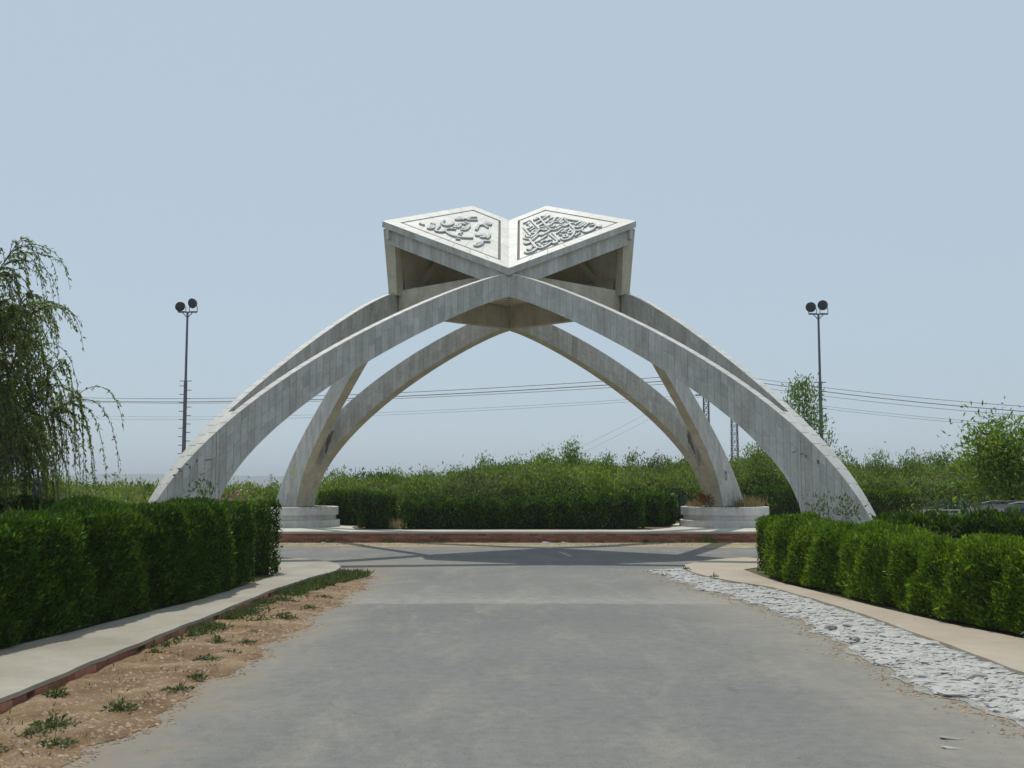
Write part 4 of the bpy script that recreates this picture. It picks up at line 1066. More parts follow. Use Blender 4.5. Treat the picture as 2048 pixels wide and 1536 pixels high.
# separate bushes that stand out of the thicket
for (x, y, h, sp, rad, mt, lab) in [(-5.6, 36.4, 1.15, .7, .42, 'shrub', 'yellow-green bush behind the grass planter'), (-1.3, 36.3, 1.25, .8, .45, 'weed', 'grey-green bush in the thicket behind the long island hedge'),
        (1.1, 36.2, 1.5, .8, .45, 'sapling', 'bright green bush in the thicket below the tallest sapling'), (2.9, 36.2, 1.45, .55, .36, 'broad', 'dark leafy bush in the thicket near the middle sapling'),
        (8.9, 36.6, 1.6, .8, .46, 'sapling', 'tall green bush between the planter and the outer arch'), (10.6, 38.0, 1.5, .8, .46, 'shrub', 'olive bush at the back of the outer arch foot'),
        (-8.2, 24.5, 1.0, .8, .4, 'shrub', 'low bush beyond the corner hedge left of the arch foot'), (-2.9, 37.0, 1.15, .7, .4, 'sapling', 'fresh green bush at the dip of the thicket')]:
    sapling(x, y, h, .325 if y > 30 else .0, lab, 1500, sp, mt, (.08, .16), rad, 'bush', 13, .02, start=.1, cat='bush')
# drooping blue-green bush on the right
def drooper(x, y, z0, rx, h, nst, label, mat, name, per=34, leaf=(.09, .16)):
    b = root(name, (x, y, z0), label, 'bush'); mb = MB(); PP = []; DD = []
    for k in range(nst):
        a = rng.uniform(0, 2 * math.pi); ln = rx * math.sqrt(rng.uniform(.1, 1)); hh = h * rng.uniform(.7, 1) * (1 - .35 * (ln / rx) ** 2)
        t = np.linspace(0, 1, 9)[:, None]
        p0 = np.array([0, 0, .1]); p1 = np.array([math.cos(a) * ln * .35, math.sin(a) * ln * .35, hh * 1.35]); p2 = np.array([math.cos(a) * ln, math.sin(a) * ln, hh * rng.uniform(.25, .6)])
        Q = (1 - t) ** 2 * p0 + 2 * (1 - t) * t * p1 + t * t * p2
        if k % 4 == 0: mb.tube(Q.tolist(), [.014 * (1 - .1 * i) for i in range(9)], 3)
        tt = rng.uniform(.3, 1, per)[:, None]; P = (1 - tt) ** 2 * p0 + 2 * (1 - tt) * tt * p1 + tt * tt * p2
        V = 2 * (1 - tt) * (p1 - p0) + 2 * tt * (p2 - p1)
        PP.append(P + rng.normal(0, .03, P.shape)); DD.append(unit(V) * .6 + np.array([0, 0, -.45]) + rng.normal(0, .35, P.shape))
    mb.build('stems', M['bark'], b); P = np.concatenate(PP); D = np.concatenate(DD); c = len(P); L = rng.uniform(*leaf, c)
    P[:, 2] = np.maximum(P[:, 2], .03)
    link('foliage', leaf_mesh('foliage', P, D, L, L * .27, .5 + rng.normal(0, .2, c)), M[mat], b); return b
drooper(12.2, 29.0, -.45, 2.6, 2.15, 420, 'wide drooping blue-green bush behind the parked van', 'bluegreen', 'drooping_bush', 46, (.13, .24))
drooper(5.35, 36.9, .325, 1.25, 1.35, 170, 'rounded drooping blue-green bush behind the dry-grass planter', 'bluegreen', 'drooping_bush', 40)
drooper(6.9, 36.4, .325, .9, 1.1, 110, 'small blue-green bush between the arch foot and the island hedge', 'bluegreen', 'drooping_bush', 36)

# weeping willow on the left
def willow(x, y, z0):
    b = root('weeping_willow', (x, y, z0), 'weeping willow with hanging leafy strands over the long dark hedge', 'tree')
    mb = MB(); random.seed(5); limbs = []
    for (dx, dy, h, r0) in ((0, 0, 3.6, .085), (.75, .3, 3.0, .05)):
        P = [Vector((dx + .10 * math.sin(k * 1.1 + dx), dy + .06 * math.cos(k * 1.7), h * k / 7)) for k in range(8)]
        mb.tube(P, [r0 * (1 - .09 * k) for k in range(8)], 8)
        for k in range(16 if dx == 0 else 9):
            t = random.uniform(.42, 1); i = min(6, int(t * 7)); q = P[i].lerp(P[i + 1], t * 7 - i); a = random.uniform(0, 6.28); ln = random.uniform(.6, 1.3)
            if dx == 0 and k % 3 == 0: a = random.uniform(-.7, .5)
            e = q + Vector((math.cos(a) * ln, math.sin(a) * ln, random.uniform(.6, 2.1))); m_ = q.lerp(e, .5) + Vector((0, 0, .18))
            mb.tube([q, m_, e], [r0 * .4, r0 * .25, .010], 5); limbs.append((q, m_, e))
    mb.build('trunk', M['bark'], b)
    tw = MB(); PP = []; DD = []; TT = []
    for k in range(1050):
        q, m_, e = limbs[k % len(limbs)]; s = random.uniform(.25, 1.05); p = np.array(q.lerp(m_, s * 2) if s < .5 else m_.lerp(e, (s - .5) * 2))
        a = math.atan2(p[1], p[0] - .3) + random.gauss(0, .9); out = np.array([math.cos(a), math.sin(a), 0])
        run = random.uniform(.15, .75); up = random.uniform(.05, .5); drop = random.uniform(.5, 2.2) if p[2] < 3.7 else random.uniform(.05, .8)
        if p[2] - drop < .75: drop = max(.1, p[2] - random.uniform(.75, 1.3))
        p1 = p + out * run * .6 + np.array([0, 0, up]); p2 = p + out * run * 1.15 + np.array([0, 0, up * .5]); p3 = p + out * run * 1.3 + np.array([0, 0, -drop])
        t = np.linspace(0, 1, 9)[:, None]
        f = lambda t: (1 - t) ** 3 * p + 3 * (1 - t) ** 2 * t * p1 + 3 * (1 - t) * t * t * p2 + t ** 3 * p3
        Q = f(t); tw.tube(Q.tolist(), [.0075 - .0005 * i for i in range(9)], 3, cap=False)
        n = int(24 + 40 * drop); tt = rng.uniform(.12, 1, n)[:, None]; P = f(tt)
        V = unit(f(np.minimum(tt + .02, 1.02)) - P)
        PP.append(P + rng.normal(0, .012, P.shape)); DD.append(V * .7 + np.array([0, 0, -.25]) + rng.normal(0, .42, P.shape)); TT.append(np.full(n, random.gauss(.45, .13)))
    tw.build('twigs', M['bark'], b, recalc=False)
    P = np.concatenate(PP); D = np.concatenate(DD); c = len(P); L = rng.uniform(.045, .095, c)
    link('crown', leaf_mesh('crown', P, D, L, L * .34, np.concatenate(TT) + rng.normal(0, .15, c)), M['willow'], b)
willow(-9.55, 18.2, .10)

# oleander with pink blossoms behind the long hedge
ol = sapling(-5.75, 22.2, 1.05, .10, 'oleander with pink blossoms beside the arch foot', 420, .38, 'sapling', (.09, .16), .22, 'oleander', 10, .015, cat='shrub')
P = rng.normal(0, 1, (110, 3)) * np.array([.22, .22, .10]) + np.array([.02, -.1, 1.2]); link('blossom', leaf_mesh('blossom', P, rng.normal(0, 1, (110, 3)), .06, .05, .5 + rng.normal(0, .25, 110)), M['pink'], ol)
# young shoots growing out of the hedges
for (x, y, z, h, lab) in [(-4.35, 15.4, 1.22, .30, 'pale shoot with small leaves growing out of the end of the long dark hedge'), (4.95, 16.2, .95, .3, 'leafy weed shoots standing above the sunlit hedge'), (5.15, 18.3, .95, .34, 'clump of leafy weeds rising behind the sunlit hedge at the arch foot'), (7.2, 16.9, 1.0, .2, 'pale creeper shoots over the rounded dark hedge')]:
    sapling(x, y, h + .5, z - .5, lab, 150, .22, 'weed', (.05, .10), .14, 'hedge_shoot', 7, .006, start=.6, cat='plant')

# dry grass and plants in the planters
def tuft(name, x, y, z0, n, h, spread, mat, label, cat='plant', group=None, width=.010, lean=.35, parent_mat=None):
    b = None
    P = np.stack([rng.normal(0, spread, n), rng.normal(0, spread, n), np.zeros(n)], 1)
    D = np.array([0, 0, 1.0]) + rng.normal(0, lean, (n, 3)) * np.array([1, 1, .2]); L = h * rng.uniform(.5, 1.1, n)
    o = link(name, leaf_mesh(name, P, D, L, width, .5 + rng.normal(0, .22, n)), M[mat]); o.location = (x, y, z0); return put(o, label, cat, group)
zt = .315 + .58 - .05
tuft('dry_grass', MX + 7.05, MY + 5.45, zt, 420, .42, .20, 'dry', 'tall tuft of straw-coloured dry grass in the planter right of the arch foot', 'grass', width=.013)
tuft('dry_grass', MX + 5.45, MY + 5.35, zt, 200, .30, .13, 'dry', 'small tuft of dry grass beside the red-leaved plant in the planter', 'grass', width=.013)
tuft('dry_grass', MX - 6.9, MY + 5.0, zt, 160, .20, .16, 'dry', 'short dry grass at the arch foot in the grass planter', 'grass', width=.012)
tuft('grass_tuft', MX + 6.3, MY + 4.75, zt, 260, .12, .28, 'weed', 'short green grass along the rim of the planter with dry grass', 'grass', width=.012)
tuft('grass_tuft', MX - 5.75, MY + 4.9, zt, 200, .11, .22, 'weed', 'short green grass along the rim of the planter without dry grass', 'grass', width=.012)
cr = sapling(MX + 5.62, MY + 4.72, .30, zt, 'bushy plant with dark red and orange leaves in the planter', 420, .20, 'orange', (.06, .11), .13, 'croton_plant', 8, .01, start=.2, cat='plant')
tuft('dry_grass', -6.9, 20.2, .10, 260, 1.35, .22, 'dry', 'straw-coloured tall grass between corner hedge and leg', 'grass', width=.012, lean=.16)
tuft('dry_grass', 8.1, 22.3, .0, 160, 1.1, .16, 'dry', 'dry seed-headed grass beside the outer arch foot', 'grass', width=.014, lean=.2)
tuft('dry_grass', 8.75, 22.8, .0, 120, 1.0, .13, 'dry', 'second clump of dry grass near the framed board', 'grass', width=.014, lean=.2)
tuft('dry_grass', -3.2, 30.3, .325, 130, .36, .09, 'dry', 'dry bush filling the gap in the island hedge', 'grass', width=.012, lean=.35)
# ------------------------------------------------------------------ weeds and loose stones
def weed(x, y, z0, n, h, spread, label, group, mat='weed'):
    spread = spread * .75; h = h * .8; n = int(n * 1.3); P = np.stack([rng.normal(0, spread, n), rng.normal(0, spread, n), np.abs(rng.normal(0, h * .5, n))], 1)
    P[:, :2] = np.clip(P[:, :2], -1.7 * spread, 1.7 * spread)
    P[:, 2] *= np.exp(-((P[:, 0] ** 2 + P[:, 1] ** 2) / (2 * (spread * 1.2) ** 2)))
    D = P * np.array([1, 1, .4]) / spread + np.array([0, 0, .6]) + rng.normal(0, .5, (n, 3)); L = rng.uniform(.016, .042, n) * (1 + spread)
    o = root('weed', (x, y, z0), label, 'weed', group)
    link('leaves', leaf_mesh('leaves', P, D, L, L * .36, .5 + rng.normal(0, .22, n)), M[mat], o)
    mb = MB()
    for k in range(0, n, max(1, n // 16)): mb.tube([(0, 0, 0), (P[k][0] * .5, P[k][1] * .5, P[k][2] * .8 + .01), tuple(P[k])], [.004, .003, .002], 3)
    mb.build('stems', M[mat], o, False); return o
G1 = 'weeds on the dirt verge'
def V1(n): return ('large spreading weed on the bare red dirt of the verge' if n >= 200 else 'middling weed clump on the bare red dirt of the verge' if n >= 110 else 'tiny weed on the bare red dirt of the verge', G1)
for (x, y, n, h, s) in [(-2.95, 7.2, 240, .10, .10), (-2.75, 6.75, 120, .05, .07), (-2.72, 7.75, 180, .12, .07), (-2.55, 8.5, 110, .04, .07), (-2.55, 9.0, 90, .05, .05), (-2.72, 9.9, 130, .07, .08), (-2.6, 10.25, 90, .05, .06), (-2.9, 10.9, 140, .10, .06), (-2.72, 11.7, 70, .03, .05),
                        (-2.65, 12.9, 220, .12, .10), (-2.85, 12.6, 160, .08, .08), (-2.55, 13.9, 120, .06, .07), (-2.95, 14.6, 160, .06, .10), (-2.6, 15.2, 120, .05, .08), (-3.0, 7.0, 100, .05, .06), (-3.1, 6.55, 160, .06, .10), (-2.62, 11.0, 60, .03, .05), (-3.0, 9.1, 50, .03, .05)]:
    weed(x, y, .02, n, h, s, *V1(n))
V2 = lambda n: ('broad leafy weed growing against the brick kerb of the path' if n > 200 else 'small weed growing against the brick kerb of the path', 'weeds along the brick kerb')
for (x, y, n, h, s) in [(-3.38, 8.25, 160, .12, .05), (-3.32, 10.3, 90, .08, .05), (-3.28, 12.0, 260, .11, .10), (-3.22, 12.7, 220, .14, .08), (-3.22, 13.5, 240, .12, .12), (-3.15, 14.6, 260, .10, .13), (-3.1, 15.6, 320, .10, .16), (-3.0, 16.4, 320, .10, .16), (-3.3, 11.4, 120, .08, .07)]:
    weed(x, y, .02, n, h, s, *V2(n))
V3 = lambda n: ('leafy weed clump at the foot of the brick island wall' if n >= 120 else 'sparse little weed at the foot of the brick island wall', 'weeds along the island wall')
for (x, n, h, s) in [(-5.0, 160, .16, .12), (-4.75, 130, .18, .09), (-3.25, 260, .20, .12), (-1.85, 120, .17, .09), (-.2, 90, .14, .10), (1.6, 60, .10, .06), (2.35, 70, .12, .07), (3.5, 140, .16, .09), (6.0, 70, .10, .07), (-5.7, 60, .06, .1), (1.2, 40, .05, .1), (4.6, 80, .06, .15)]:
    weed(x, WALL_Y - .13, .03, n, h, s, *V3(n))
weed(5.12, WALL_Y - .12, .03, 520, .20, .17, 'dark leafy bush against the brick island wall under the planter', None, 'hedge_dark')
weed(3.02, 19.15, .10, 60, .05, .05, 'tiny weed on the edge of the stone apron at the path corner', None); weed(3.22, 17.6, .10, 50, .06, .04, 'tiny weed halfway along the edge of the stone apron', None)
# grass on the far end of the verge (nobody could count the blades)
n = 5200; yy = 15.4 + 3.6 * rng.random(n) ** .8; u = rng.random(n) ** 1.3
xx = np.array([interp(KERB_L[:11], v) for v in yy]) + .04 + u * (.32 + .20 * np.clip((yy - 15.4) / 3, 0, 1))
keep = lump(xx, yy, 0, 2.6, 1.0) > -.25; xx, yy = xx[keep], yy[keep]; n = len(xx)
P = np.stack([xx, yy, np.full(n, .02)], 1); D = np.array([0, 0, .8]) + rng.normal(0, .55, (n, 3)) * np.array([1, 1, .3]); L = rng.uniform(.04, .14, n)
put(link('verge_grass', leaf_mesh('verge_grass', P, D, L, .012 + L * .1, .5 + rng.normal(0, .22, n)), M['weed']), 'patch of short green grass at the far end of the dirt verge', 'grass', kind='stuff')
n = 5200; yy = 10.6 + 5.4 * rng.random(n) ** .7; xx = np.array([interp(KERB_L[:11], v) for v in yy]) + .03 + np.abs(rng.normal(0, .14, n))
keep = lump(xx * .8, yy * 1.2, 0, 2.4, 6.0) > .05; xx, yy = xx[keep], yy[keep]; n = len(xx)
P = np.stack([xx, yy, np.full(n, .02)], 1); D = np.array([0, 0, .6]) + rng.normal(0, .6, (n, 3)) * np.array([1, 1, .3]); L = rng.uniform(.03, .10, n)
put(link('kerb_grass', leaf_mesh('kerb_grass', P, D, L, .010 + L * .12, .5 + rng.normal(0, .22, n)), M['weed']), 'low patchy grass along the middle of the brick kerb', 'grass', kind='stuff')
# thin straggling grass and dead stalks all along the verge
n = 5200; yy = 5.2 + 12 * rng.random(n) ** 1.2; xx = np.array([interp(KERB_L[:11], v) for v in yy]) + .05 + .95 * rng.random(n) ** 1.4
keep = (lump(xx * 1.6, yy * 1.3, 0, 2.0, 4.0) + .25 * lump(xx, yy, 0, 7.0, 1.0) > .42) & (xx < np.array([interp(rl, v) for v in yy]) - .05); xx, yy = xx[keep], yy[keep]; n = len(xx)
P = np.stack([xx, yy, np.full(n, .02)], 1); D = np.array([0, 0, .6]) + rng.normal(0, .7, (n, 3)) * np.array([1, 1, .3]); L = rng.uniform(.02, .07, n)
put(link('verge_stalks', leaf_mesh('verge_stalks', P, D, L, .005 + L * .08, .5 + rng.normal(0, .25, n)), M['stalk']), 'thin straggling grass and dead stalks over the dirt verge', 'grass', kind='stuff')
n = 900; xx = rng.uniform(-7, 7, n); P = np.stack([xx, WALL_Y - .06 - np.abs(rng.normal(0, .08, n)), np.full(n, .02)], 1); L = rng.uniform(.03, .09, n)
put(link('wall_grass', leaf_mesh('wall_grass', P, np.array([0, -.2, .8]) + rng.normal(0, .5, (n, 3)), L, .02, .5 + rng.normal(0, .2, n)), M['dry']), 'sparse dry grass along the foot of the brick island wall', 'grass', kind='stuff')
# pebbles on the dirt
pb = MB()
def pebble(mb, x, y, z, r_):
    a = random.uniform(0, 6.28); vs = []
    for k in range(5):
        t = a + k * 1.2566; vs.append((x + math.cos(t) * r_ * random.uniform(.7, 1.2), y + math.sin(t) * r_ * random.uniform(.7, 1.2), z - .002))
    vs.append((x + random.uniform(-.3, .3) * r_, y, z + r_ * random.uniform(.4, .8)))
    mb.add(vs, [(0, 1, 5), (1, 2, 5), (2, 3, 5), (3, 4, 5), (4, 0, 5)])
for _ in range(5200):
    y = 4.8 + 14 * random.random() ** 1.8; a, b = interp(kl, y), interp(rl, y); u = random.random() ** .7; x = a + .06 + (b - a + .05) * u
    pebble(pb, x, y, zverge(x, y, min(1, max(0, (x - a) / (b - a)))), random.choice([.006, .008, .01, .012, .016, .022]))
for _ in range(1500):
    x = random.uniform(-7, 7.5); y = random.uniform(27.9, 28.95); pebble(pb, x, y, .02, random.uniform(.01, .03))
for _ in range(900):
    y = 5 + 14 * random.random() ** 1.5; e = random.random() ** 2.2 * 2.4; pebble(pb, (interp(rl, y) + e) if random.random() < .5 else (interp(rr, y) - e), y, .001, random.uniform(.003, .009))
for _ in range(1500):
    y = 5 + 15 * random.random() ** 1.4; pebble(pb, interp(rr, y) + random.gauss(-.03, .10), y, .004, random.uniform(.006, .02))
put(pb.build('pebbles', M['pebble'], None, False), 'small pebbles scattered over the dirt verge and wall foot', 'pebbles', kind='stuff')
# loose stones
def loose(x, y, L, W, h, z, label, mat, group=None, rz=0.3):
    me = stone_meshes[int(L * 1000) % 14].copy(); me.materials.clear(); me.materials.append(M[mat])
    o = bpy.data.objects.new('loose_stone', me); C.objects.link(o); o.location = (x, y, z); o.scale = (L, W, h); o.rotation_euler = (.1, .1, rz); return put(o, label, 'stone', group)
loose(3.42, 11.9, .10, .05, .05, .05, 'dark broken stone lying proud on the white stone apron', 'dark_stone', None, .6)
loose(3.62, 11.95, .08, .03, .035, .06, 'thin dark stone sliver beside the broken one on the apron', 'dark_stone', None, .2)
loose(3.4, 11.0, .055, .04, .035, .05, 'small rounded grey stone loose on the white apron', 'dark_stone', None, .1)
loose(3.72, 8.9, .12, .06, .06, .05, 'large pale boulder standing up from the white apron', 'cobble', None, .5)
loose(2.75, 7.0, .09, .03, .012, .004, 'flat brown chip lying on the road near the apron', 'dark_stone', None, -.1)
loose(2.65, 6.75, .07, .02, .010, .004, 'second thin brown chip on the road beside the apron', 'dark_stone', None, -.3)
loose(-2.7, 18.9, .05, .04, .05, .03, 'grey stone at the road end of the grassy verge', 'dark_stone')
loose(.9, 28.7, .14, .07, .07, .02, 'pale stone at the foot of the brick island wall', 'cobble'); loose(1.35, 28.72, .10, .06, .06, .02, 'smaller pale stone at the foot of the island wall', 'cobble'); loose(-4.9, 28.6, .10, .07, .06, .02, 'stone on the gravel below the grass planter', 'dark_stone')

# ------------------------------------------------------------------ floodlight poles
def flood_pole(x, y, z0, h, label, yaws):
    b = root('floodlight_pole', (x, y, z0), label, 'light pole', 'floodlight poles')
    mb = MB(); mb.tube([(0, 0, 0), (0, 0, h * .69), (0, 0, h * .695), (0, 0, h)], [.075, .06, .044, .036], 10); mb.build('pole', M['steel'], b)
    z = h * .69; k = 0; m1 = MB(); m1.tube([(0, 0, 0), (.21, 0, 0)], .018, 5); rm = m1.mesh('rung'); rm.materials.append(M['steel'])
    o = bpy.data.objects.new('rung', rm); C.objects.link(o); o.parent = b; o.location = (0, 0, z); o = bpy.data.objects.new('rung', rm); C.objects.link(o); o.parent = b; o.location = (0, 0, z); o.rotation_euler = (0, 0, math.pi)
    z -= .17
    while z > 1.0:
        o = bpy.data.objects.new('rung', rm); C.objects.link(o); o.parent = b; o.location = (0, 0, z); o.rotation_euler = (0, 0, math.pi if k % 2 == 0 else 0); z -= .153 if k % 2 == 0 else .143; k += 1
    mb = MB(); mb.box((0, 0, h + .12), (.66, .05, .04)); mb.tube([(0, 0, h - .08), (-.18, 0, h + .11)], .016, 5); mb.tube([(0, 0, h - .08), (.18, 0, h + .11)], .016, 5); mb.tube([(0, 0, h - .02), (0, 0, h + .12)], .04, 8); mb.build('crossbar', M['steel'], b)
    for s_, (yaw, pit, dx, dz) in zip((-1, 1), yaws):
        fl_ = MB(); prof = [(.0, -.15), (.06, -.15), (.09, -.11), (.15, -.03), (.175, .04), (.18, .055), (.168, .06), (.0, .05)]
        fl_.lathe(prof, n=24); o = fl_.build('floodlight', M['lamp_back'], b); smooth(o); o.location = (s_ * .20 + dx, 0, h + .40 + dz); o.rotation_euler = (R(pit), 0, R(yaw))
        mb = MB(); mb.tube([(s_ * .20 - .14, 0, h + .13), (s_ * .20 - .14, 0, h + .30), (s_ * .20 - .10 + dx, 0, h + .40 + dz)], .014, 5); mb.tube([(s_ * .20 + .14, 0, h + .13), (s_ * .20 + .14, 0, h + .30), (s_ * .20 + .10 + dx, 0, h + .40 + dz)], .014, 5); mb.tube([(s_ * .20 - .14, 0, h + .145), (s_ * .20 + .14, 0, h + .145)], .013, 5); mb.build('lamp_bracket', M['steel'], b)
flood_pole(-11.42, 38.0, .0, 7.45, 'tall floodlight pole with climbing rungs standing alone against the sky', [(35, 120, -.08, -.06), (-20, 105, -.01, .04)])
flood_pole(10.78, 38.0, .0, 7.38, 'tall floodlight pole with climbing rungs beside the leafy young tree', [(-15, 100, -.06, -.03), (-25, 100, -.03, .04)])

# ------------------------------------------------------------------ lattice masts and cables
def mast(x, y, z0, h, w, label):
    b = root('lattice_mast', (x, y, z0), label, 'mast', 'lattice masts')
    tops = .72
    for sx in (-1, 1):
        for sy in (-1, 1):
            mb = MB(); mb.tube([(sx * w / 2, sy * w / 2, 0), (sx * w / 2 * tops, sy * w / 2 * tops, h)], .045, 4); mb.build('leg', M['mast'], b)
    mb = MB(); n = int(h / (w * 1.05))
    for k in range(n):
        z, z2 = h * k / n, h * (k + 1) / n; r_, r2 = w / 2 * (1 - (1 - tops) * k / n), w / 2 * (1 - (1 - tops) * (k + 1) / n)
        for a in range(4):
            c = [(-1, -1), (1, -1), (1, 1), (-1, 1)]; p, q = c[a], c[(a + 1) % 4]
            mb.tube([(p[0] * r_, p[1] * r_, z), (q[0] * r2, q[1] * r2, z2)], .028, 3); mb.tube([(q[0] * r_, q[1] * r_, z), (p[0] * r2, p[1] * r2, z2)], .028, 3)
            mb.tube([(p[0] * r2, p[1] * r2, z2), (q[0] * r2, q[1] * r2, z2)], .022, 3)
    mb.build('bracing', M['mast'], b)
    mb = MB()
    for zz in (h - .2, h - 1.3): mb.box((0, 0, zz), (2.4, .16, .14))
    mb.build('crossarm', M['mast'], b); return b
YM = 125.0
mast(22.3, YM, -.5, 13.4, .74, 'lattice steel mast seen inside the arch, closer to the rear arch foot')
mast(25.5, YM, -.5, 12.6, .80, 'lattice steel mast rising from the thicket under the outer arch')
def wire(p, q, sag, label, r_=.028, group='power cables'):
    p, q = Vector(p), Vector(q); L = []
    for k in range(25):
        t = k / 24; v = p.lerp(q, t); v.z -= sag * 4 * t * (1 - t); L.append(v)
    mb = MB(); mb.tube(L, r_, 4); return put(mb.build('power_cable', M['wire'], None, False), label, 'cable', group)
WL = 'grey power cable sagging from the lattice masts across the hazy sky'
for (zl, zm, r_, dy) in [(21.2, 14.15, .05, 0), (20.6, 13.75, .07, 1), (20.3, 13.2, .04, -1), (16.6, 11.55, .022, 0.5), (17.2, 11.75, .022, -.6)]:
    wire((-112.0, 245.0 + dy, zl), (23.6, YM + dy, zm), 1.7, ('thin lower' if r_ < .03 else 'thick upper') + ' power cable running away through the arch towards the lone floodlight pole', r_)
for (zr, zm, r_, dx) in [(8.3, 14.15, .03, 0), (7.75, 13.75, .045, .3), (7.35, 13.2, .026, .5), (6.5, 12.0, .018, 0), (6.25, 11.7, .018, .2)]:
    wire((23.9, YM, zm), (58.0 + dx, 104.0, zr), .55, ('thin lower' if r_ < .02 else 'thick upper') + ' power cable sloping from the masts past the leafy young tree', r_)
WD = 'thin cable running steeply down behind the rear arch to the thicket'
wire((22.1, YM, 13.0), (-3.0, 190.0, 1.0), .5, WD, .016, 'slanting cables'); wire((22.2, YM, 12.2), (-3.0, 190.0, .0), .5, WD, .014, 'slanting cables')
def far_pylon(x, y, z0, h, label):
    b = root('far_pylon', (x, y, z0), label, 'pylon', 'far pylons'); mb = MB()
    for sx in (-1, 1):
        for sy in (-1, 1): mb.tube([(sx * 2.2, sy * 2.2, 0), (sx * .4, sy * .4, h)], .22, 3)
    for k in range(8):
        r_, r2 = 2.2 - 1.8 * k / 8, 2.2 - 1.8 * (k + 1) / 8
        for sy in (-1, 1): mb.tube([(-r_, sy * r_, h * k / 8), (r2, sy * r2, h * (k + 1) / 8)], .12, 3); mb.tube([(r_, sy * r_, h * k / 8), (-r2, sy * r2, h * (k + 1) / 8)], .12, 3)
    mb.build('tower', M['mast'], b); mb = MB()
    for k, w in ((.72, 9), (.85, 7), (.97, 5)): mb.box((0, 0, h * k), (w, .5, .4))
    mb.build('crossarm', M['mast'], b)
far_pylon(-435, 1200, -14, 27, 'faint far pylon in the haze left of the monument'); far_pylon(-264, 1200, -14, 25, 'faint far pylon in the haze seen under the outer arch')
# far trees in the plain
n = 16000; k = rng.integers(0, 260, n); cxx = rng.uniform(-900, 250, 260); cyy = rng.uniform(700, 1900, 260); rr_ = rng.uniform(3, 9, 260)
d = unit(rng.normal(size=(n, 3))); P = np.stack([cxx[k] + d[:, 0] * rr_[k] * 1.5, cyy[k] + d[:, 1] * rr_[k], -13.5 + np.maximum(0, rr_[k] * .55 + d[:, 2] * rr_[k] * .55)], 1)
put(link('far_trees', leaf_mesh('far_trees', P, d + np.array([0, 0, .3]), 2.2, 1.6, .4 + rng.normal(0, .2, n)), M['sapling']), 'far scattered trees in the hazy plain below the hills', 'trees', kind='stuff')

# ------------------------------------------------------------------ blue posts under the willow
def blue_post(x, y, z0, h, label):
    b = root('blue_post', (x, y, z0), label, 'post', 'blue painted posts'); mb = MB(); mb.box((0, 0, h / 2), (.13, .10, h)); mb.build('post', M['blue'], b)
    mb = MB()
    for q in range(6): mb.box((0.02, -.052, .12 + q * h / 6), (.07, .012, .10))
    mb.build('pale_band', M['pale_blue'], b)
blue_post(-9.1, 21.0, .10, 1.55, 'taller blue post with pale bands standing under the willow'); blue_post(-8.85, 21.2, .10, 1.15, 'shorter blue post with pale bands standing under the willow')

# ------------------------------------------------------------------ framed board
b = root('framed_board', (8.38, 21.4, .0), 'low weathered board in a pale metal frame behind the rounded dark hedge', 'sign')
mb = MB()
for sx in (-1, 1): mb.box((sx * .34, 0, .54), (.035, .035, 1.08))
mb.box((0, 0, 1.065), (.645, .035, .03)); mb.box((0, 0, .56), (.645, .03, .03)); mb.build('frame', M['sign_frame'], b)
mb = MB(); mb.box((.01, .0, .80), (.56, .012, .42)); mb.build('panel', M['sign_face'], b)

# ------------------------------------------------------------------ parked van (only its roof shows over the hedge)
v = root('parked_van', (11.4, 24.3, gz(11.5, 24.3).item() + .03), 'dark blue van parked behind the rounded hedge, roof rail and bracket on top', 'van', rz=0)
prof = [(-1.95, .35), (-1.98, .75), (-1.80, .92), (-1.35, 1.0), (-1.02, 1.36), (-.85, 1.46), (-.5, 1.52), (1.75, 1.52), (1.92, 1.42), (2.02, .9), (2.0, .35)]
mb = MB()
def vsec(y, k): return [(x, y, .35 + (z - .35) * k if z > 1.0 else z) for x, z in prof]
n = len(prof); secs = [vsec(-.80, .94), vsec(-.74, .99), vsec(-.5, 1.0), vsec(.5, 1.0), vsec(.74, .99), vsec(.80, .94)]
vs = [p for s_ in secs for p in s_]; fs = [(i * n + k, i * n + (k + 1) % n, (i + 1) * n + (k + 1) % n, (i + 1) * n + k) for i in range(5) for k in range(n)] + [tuple(range(n))[::-1], tuple(range(5 * n, 6 * n))]
mb.add(vs, fs); mb.build('body', M['car_paint'], v)
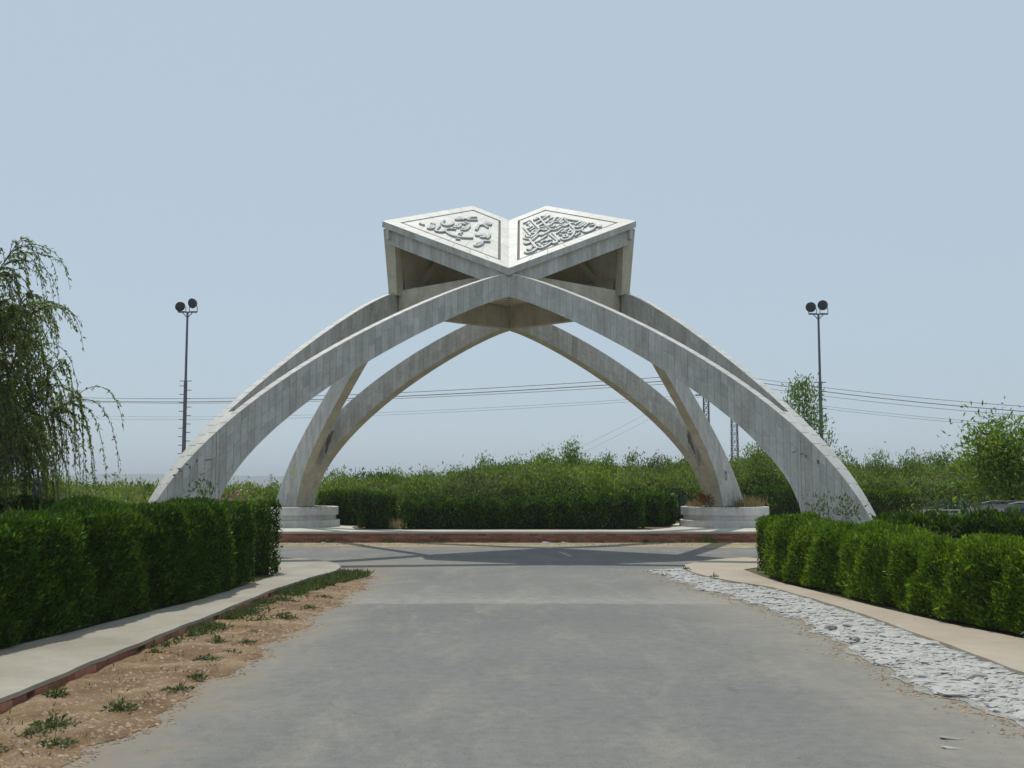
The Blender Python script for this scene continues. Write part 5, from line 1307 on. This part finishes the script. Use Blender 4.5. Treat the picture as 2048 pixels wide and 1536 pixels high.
for sy in (-1, 1):
    for (x0, x1, sl) in ((-1.15, -.35, .28), (-.27, .6, 0), (.68, 1.62, 0)):
        mb = MB(); mb.prism([(x0, sy * .812, .98), (x1, sy * .812, .98), (x1, sy * .80, 1.36), (x0 + sl, sy * .80, 1.36)], (0, sy * .008, 0)); mb.build('side_window', M['car_glass'], v)
    for x in (-1.25, 1.3):
        mb = MB(); mb.tube([(x, sy * .62, .31), (x, sy * .83, .31)], .31, 20); w_ = mb.build('wheel', M['rubber'], v); mb = MB(); mb.tube([(x, sy * .80, .31), (x, sy * .842, .31)], .17, 14); mb.build('rim', M['chrome'], w_)
    mb = MB(); mb.tube([(-.7, sy * .66, 1.535), (-.5, sy * .66, 1.575), (1.5, sy * .66, 1.575), (1.7, sy * .66, 1.53)], .018, 6); mb.build('roof_rail', M['chrome'], v)
    mb = MB(); mb.box((-1.93, sy * .6, .68), (.10, .28, .14)); mb.build('headlight', M['chrome'], v)
mb = MB(); mb.hexa([(-1.33, -.62, 1.015), (-1.33, .62, 1.015), (-1.05, .60, 1.335), (-1.05, -.60, 1.335)], [(-1.345, -.62, 1.03), (-1.345, .62, 1.03), (-1.065, .60, 1.35), (-1.065, -.60, 1.35)]); mb.build('windscreen', M['car_glass'], v)
mb = MB(); mb.tube([(.05, -.3, 1.51), (-.03, -.3, 1.66)], .018, 6); mb.tube([(-.17, -.3, 1.655), (-.12, -.3, 1.675), (.05, -.3, 1.675), (.10, -.3, 1.655)], .016, 6); mb.build('roof_bracket', M['chrome'], v)
mb = MB(); mb.box((-1.0, -.76, 1.1), (.04, .10, .10)); mb.build('wing_mirror', M['tail'], v)

# ------------------------------------------------------------------ haze
mh = bpy.data.materials.new('haze_air'); mh.use_nodes = True; nt = mh.node_tree
for nd in list(nt.nodes):
    if nd.type != 'OUTPUT_MATERIAL': nt.nodes.remove(nd)
pv = nt.nodes.new('ShaderNodeVolumePrincipled'); pv.inputs['Color'].default_value = (0.66, 0.71, 0.82, 1); pv.inputs['Density'].default_value = 0.00045; pv.inputs['Anisotropy'].default_value = 0.2
nt.links.new(pv.outputs[0], nt.nodes['Material Output'].inputs['Volume'])
mb = MB(); mb.box((0, 2050, 17.0), (12400, 10400, 72)); hz = mb.build('haze', None); hz.data.materials.append(mh); put(hz, kind='stuff')
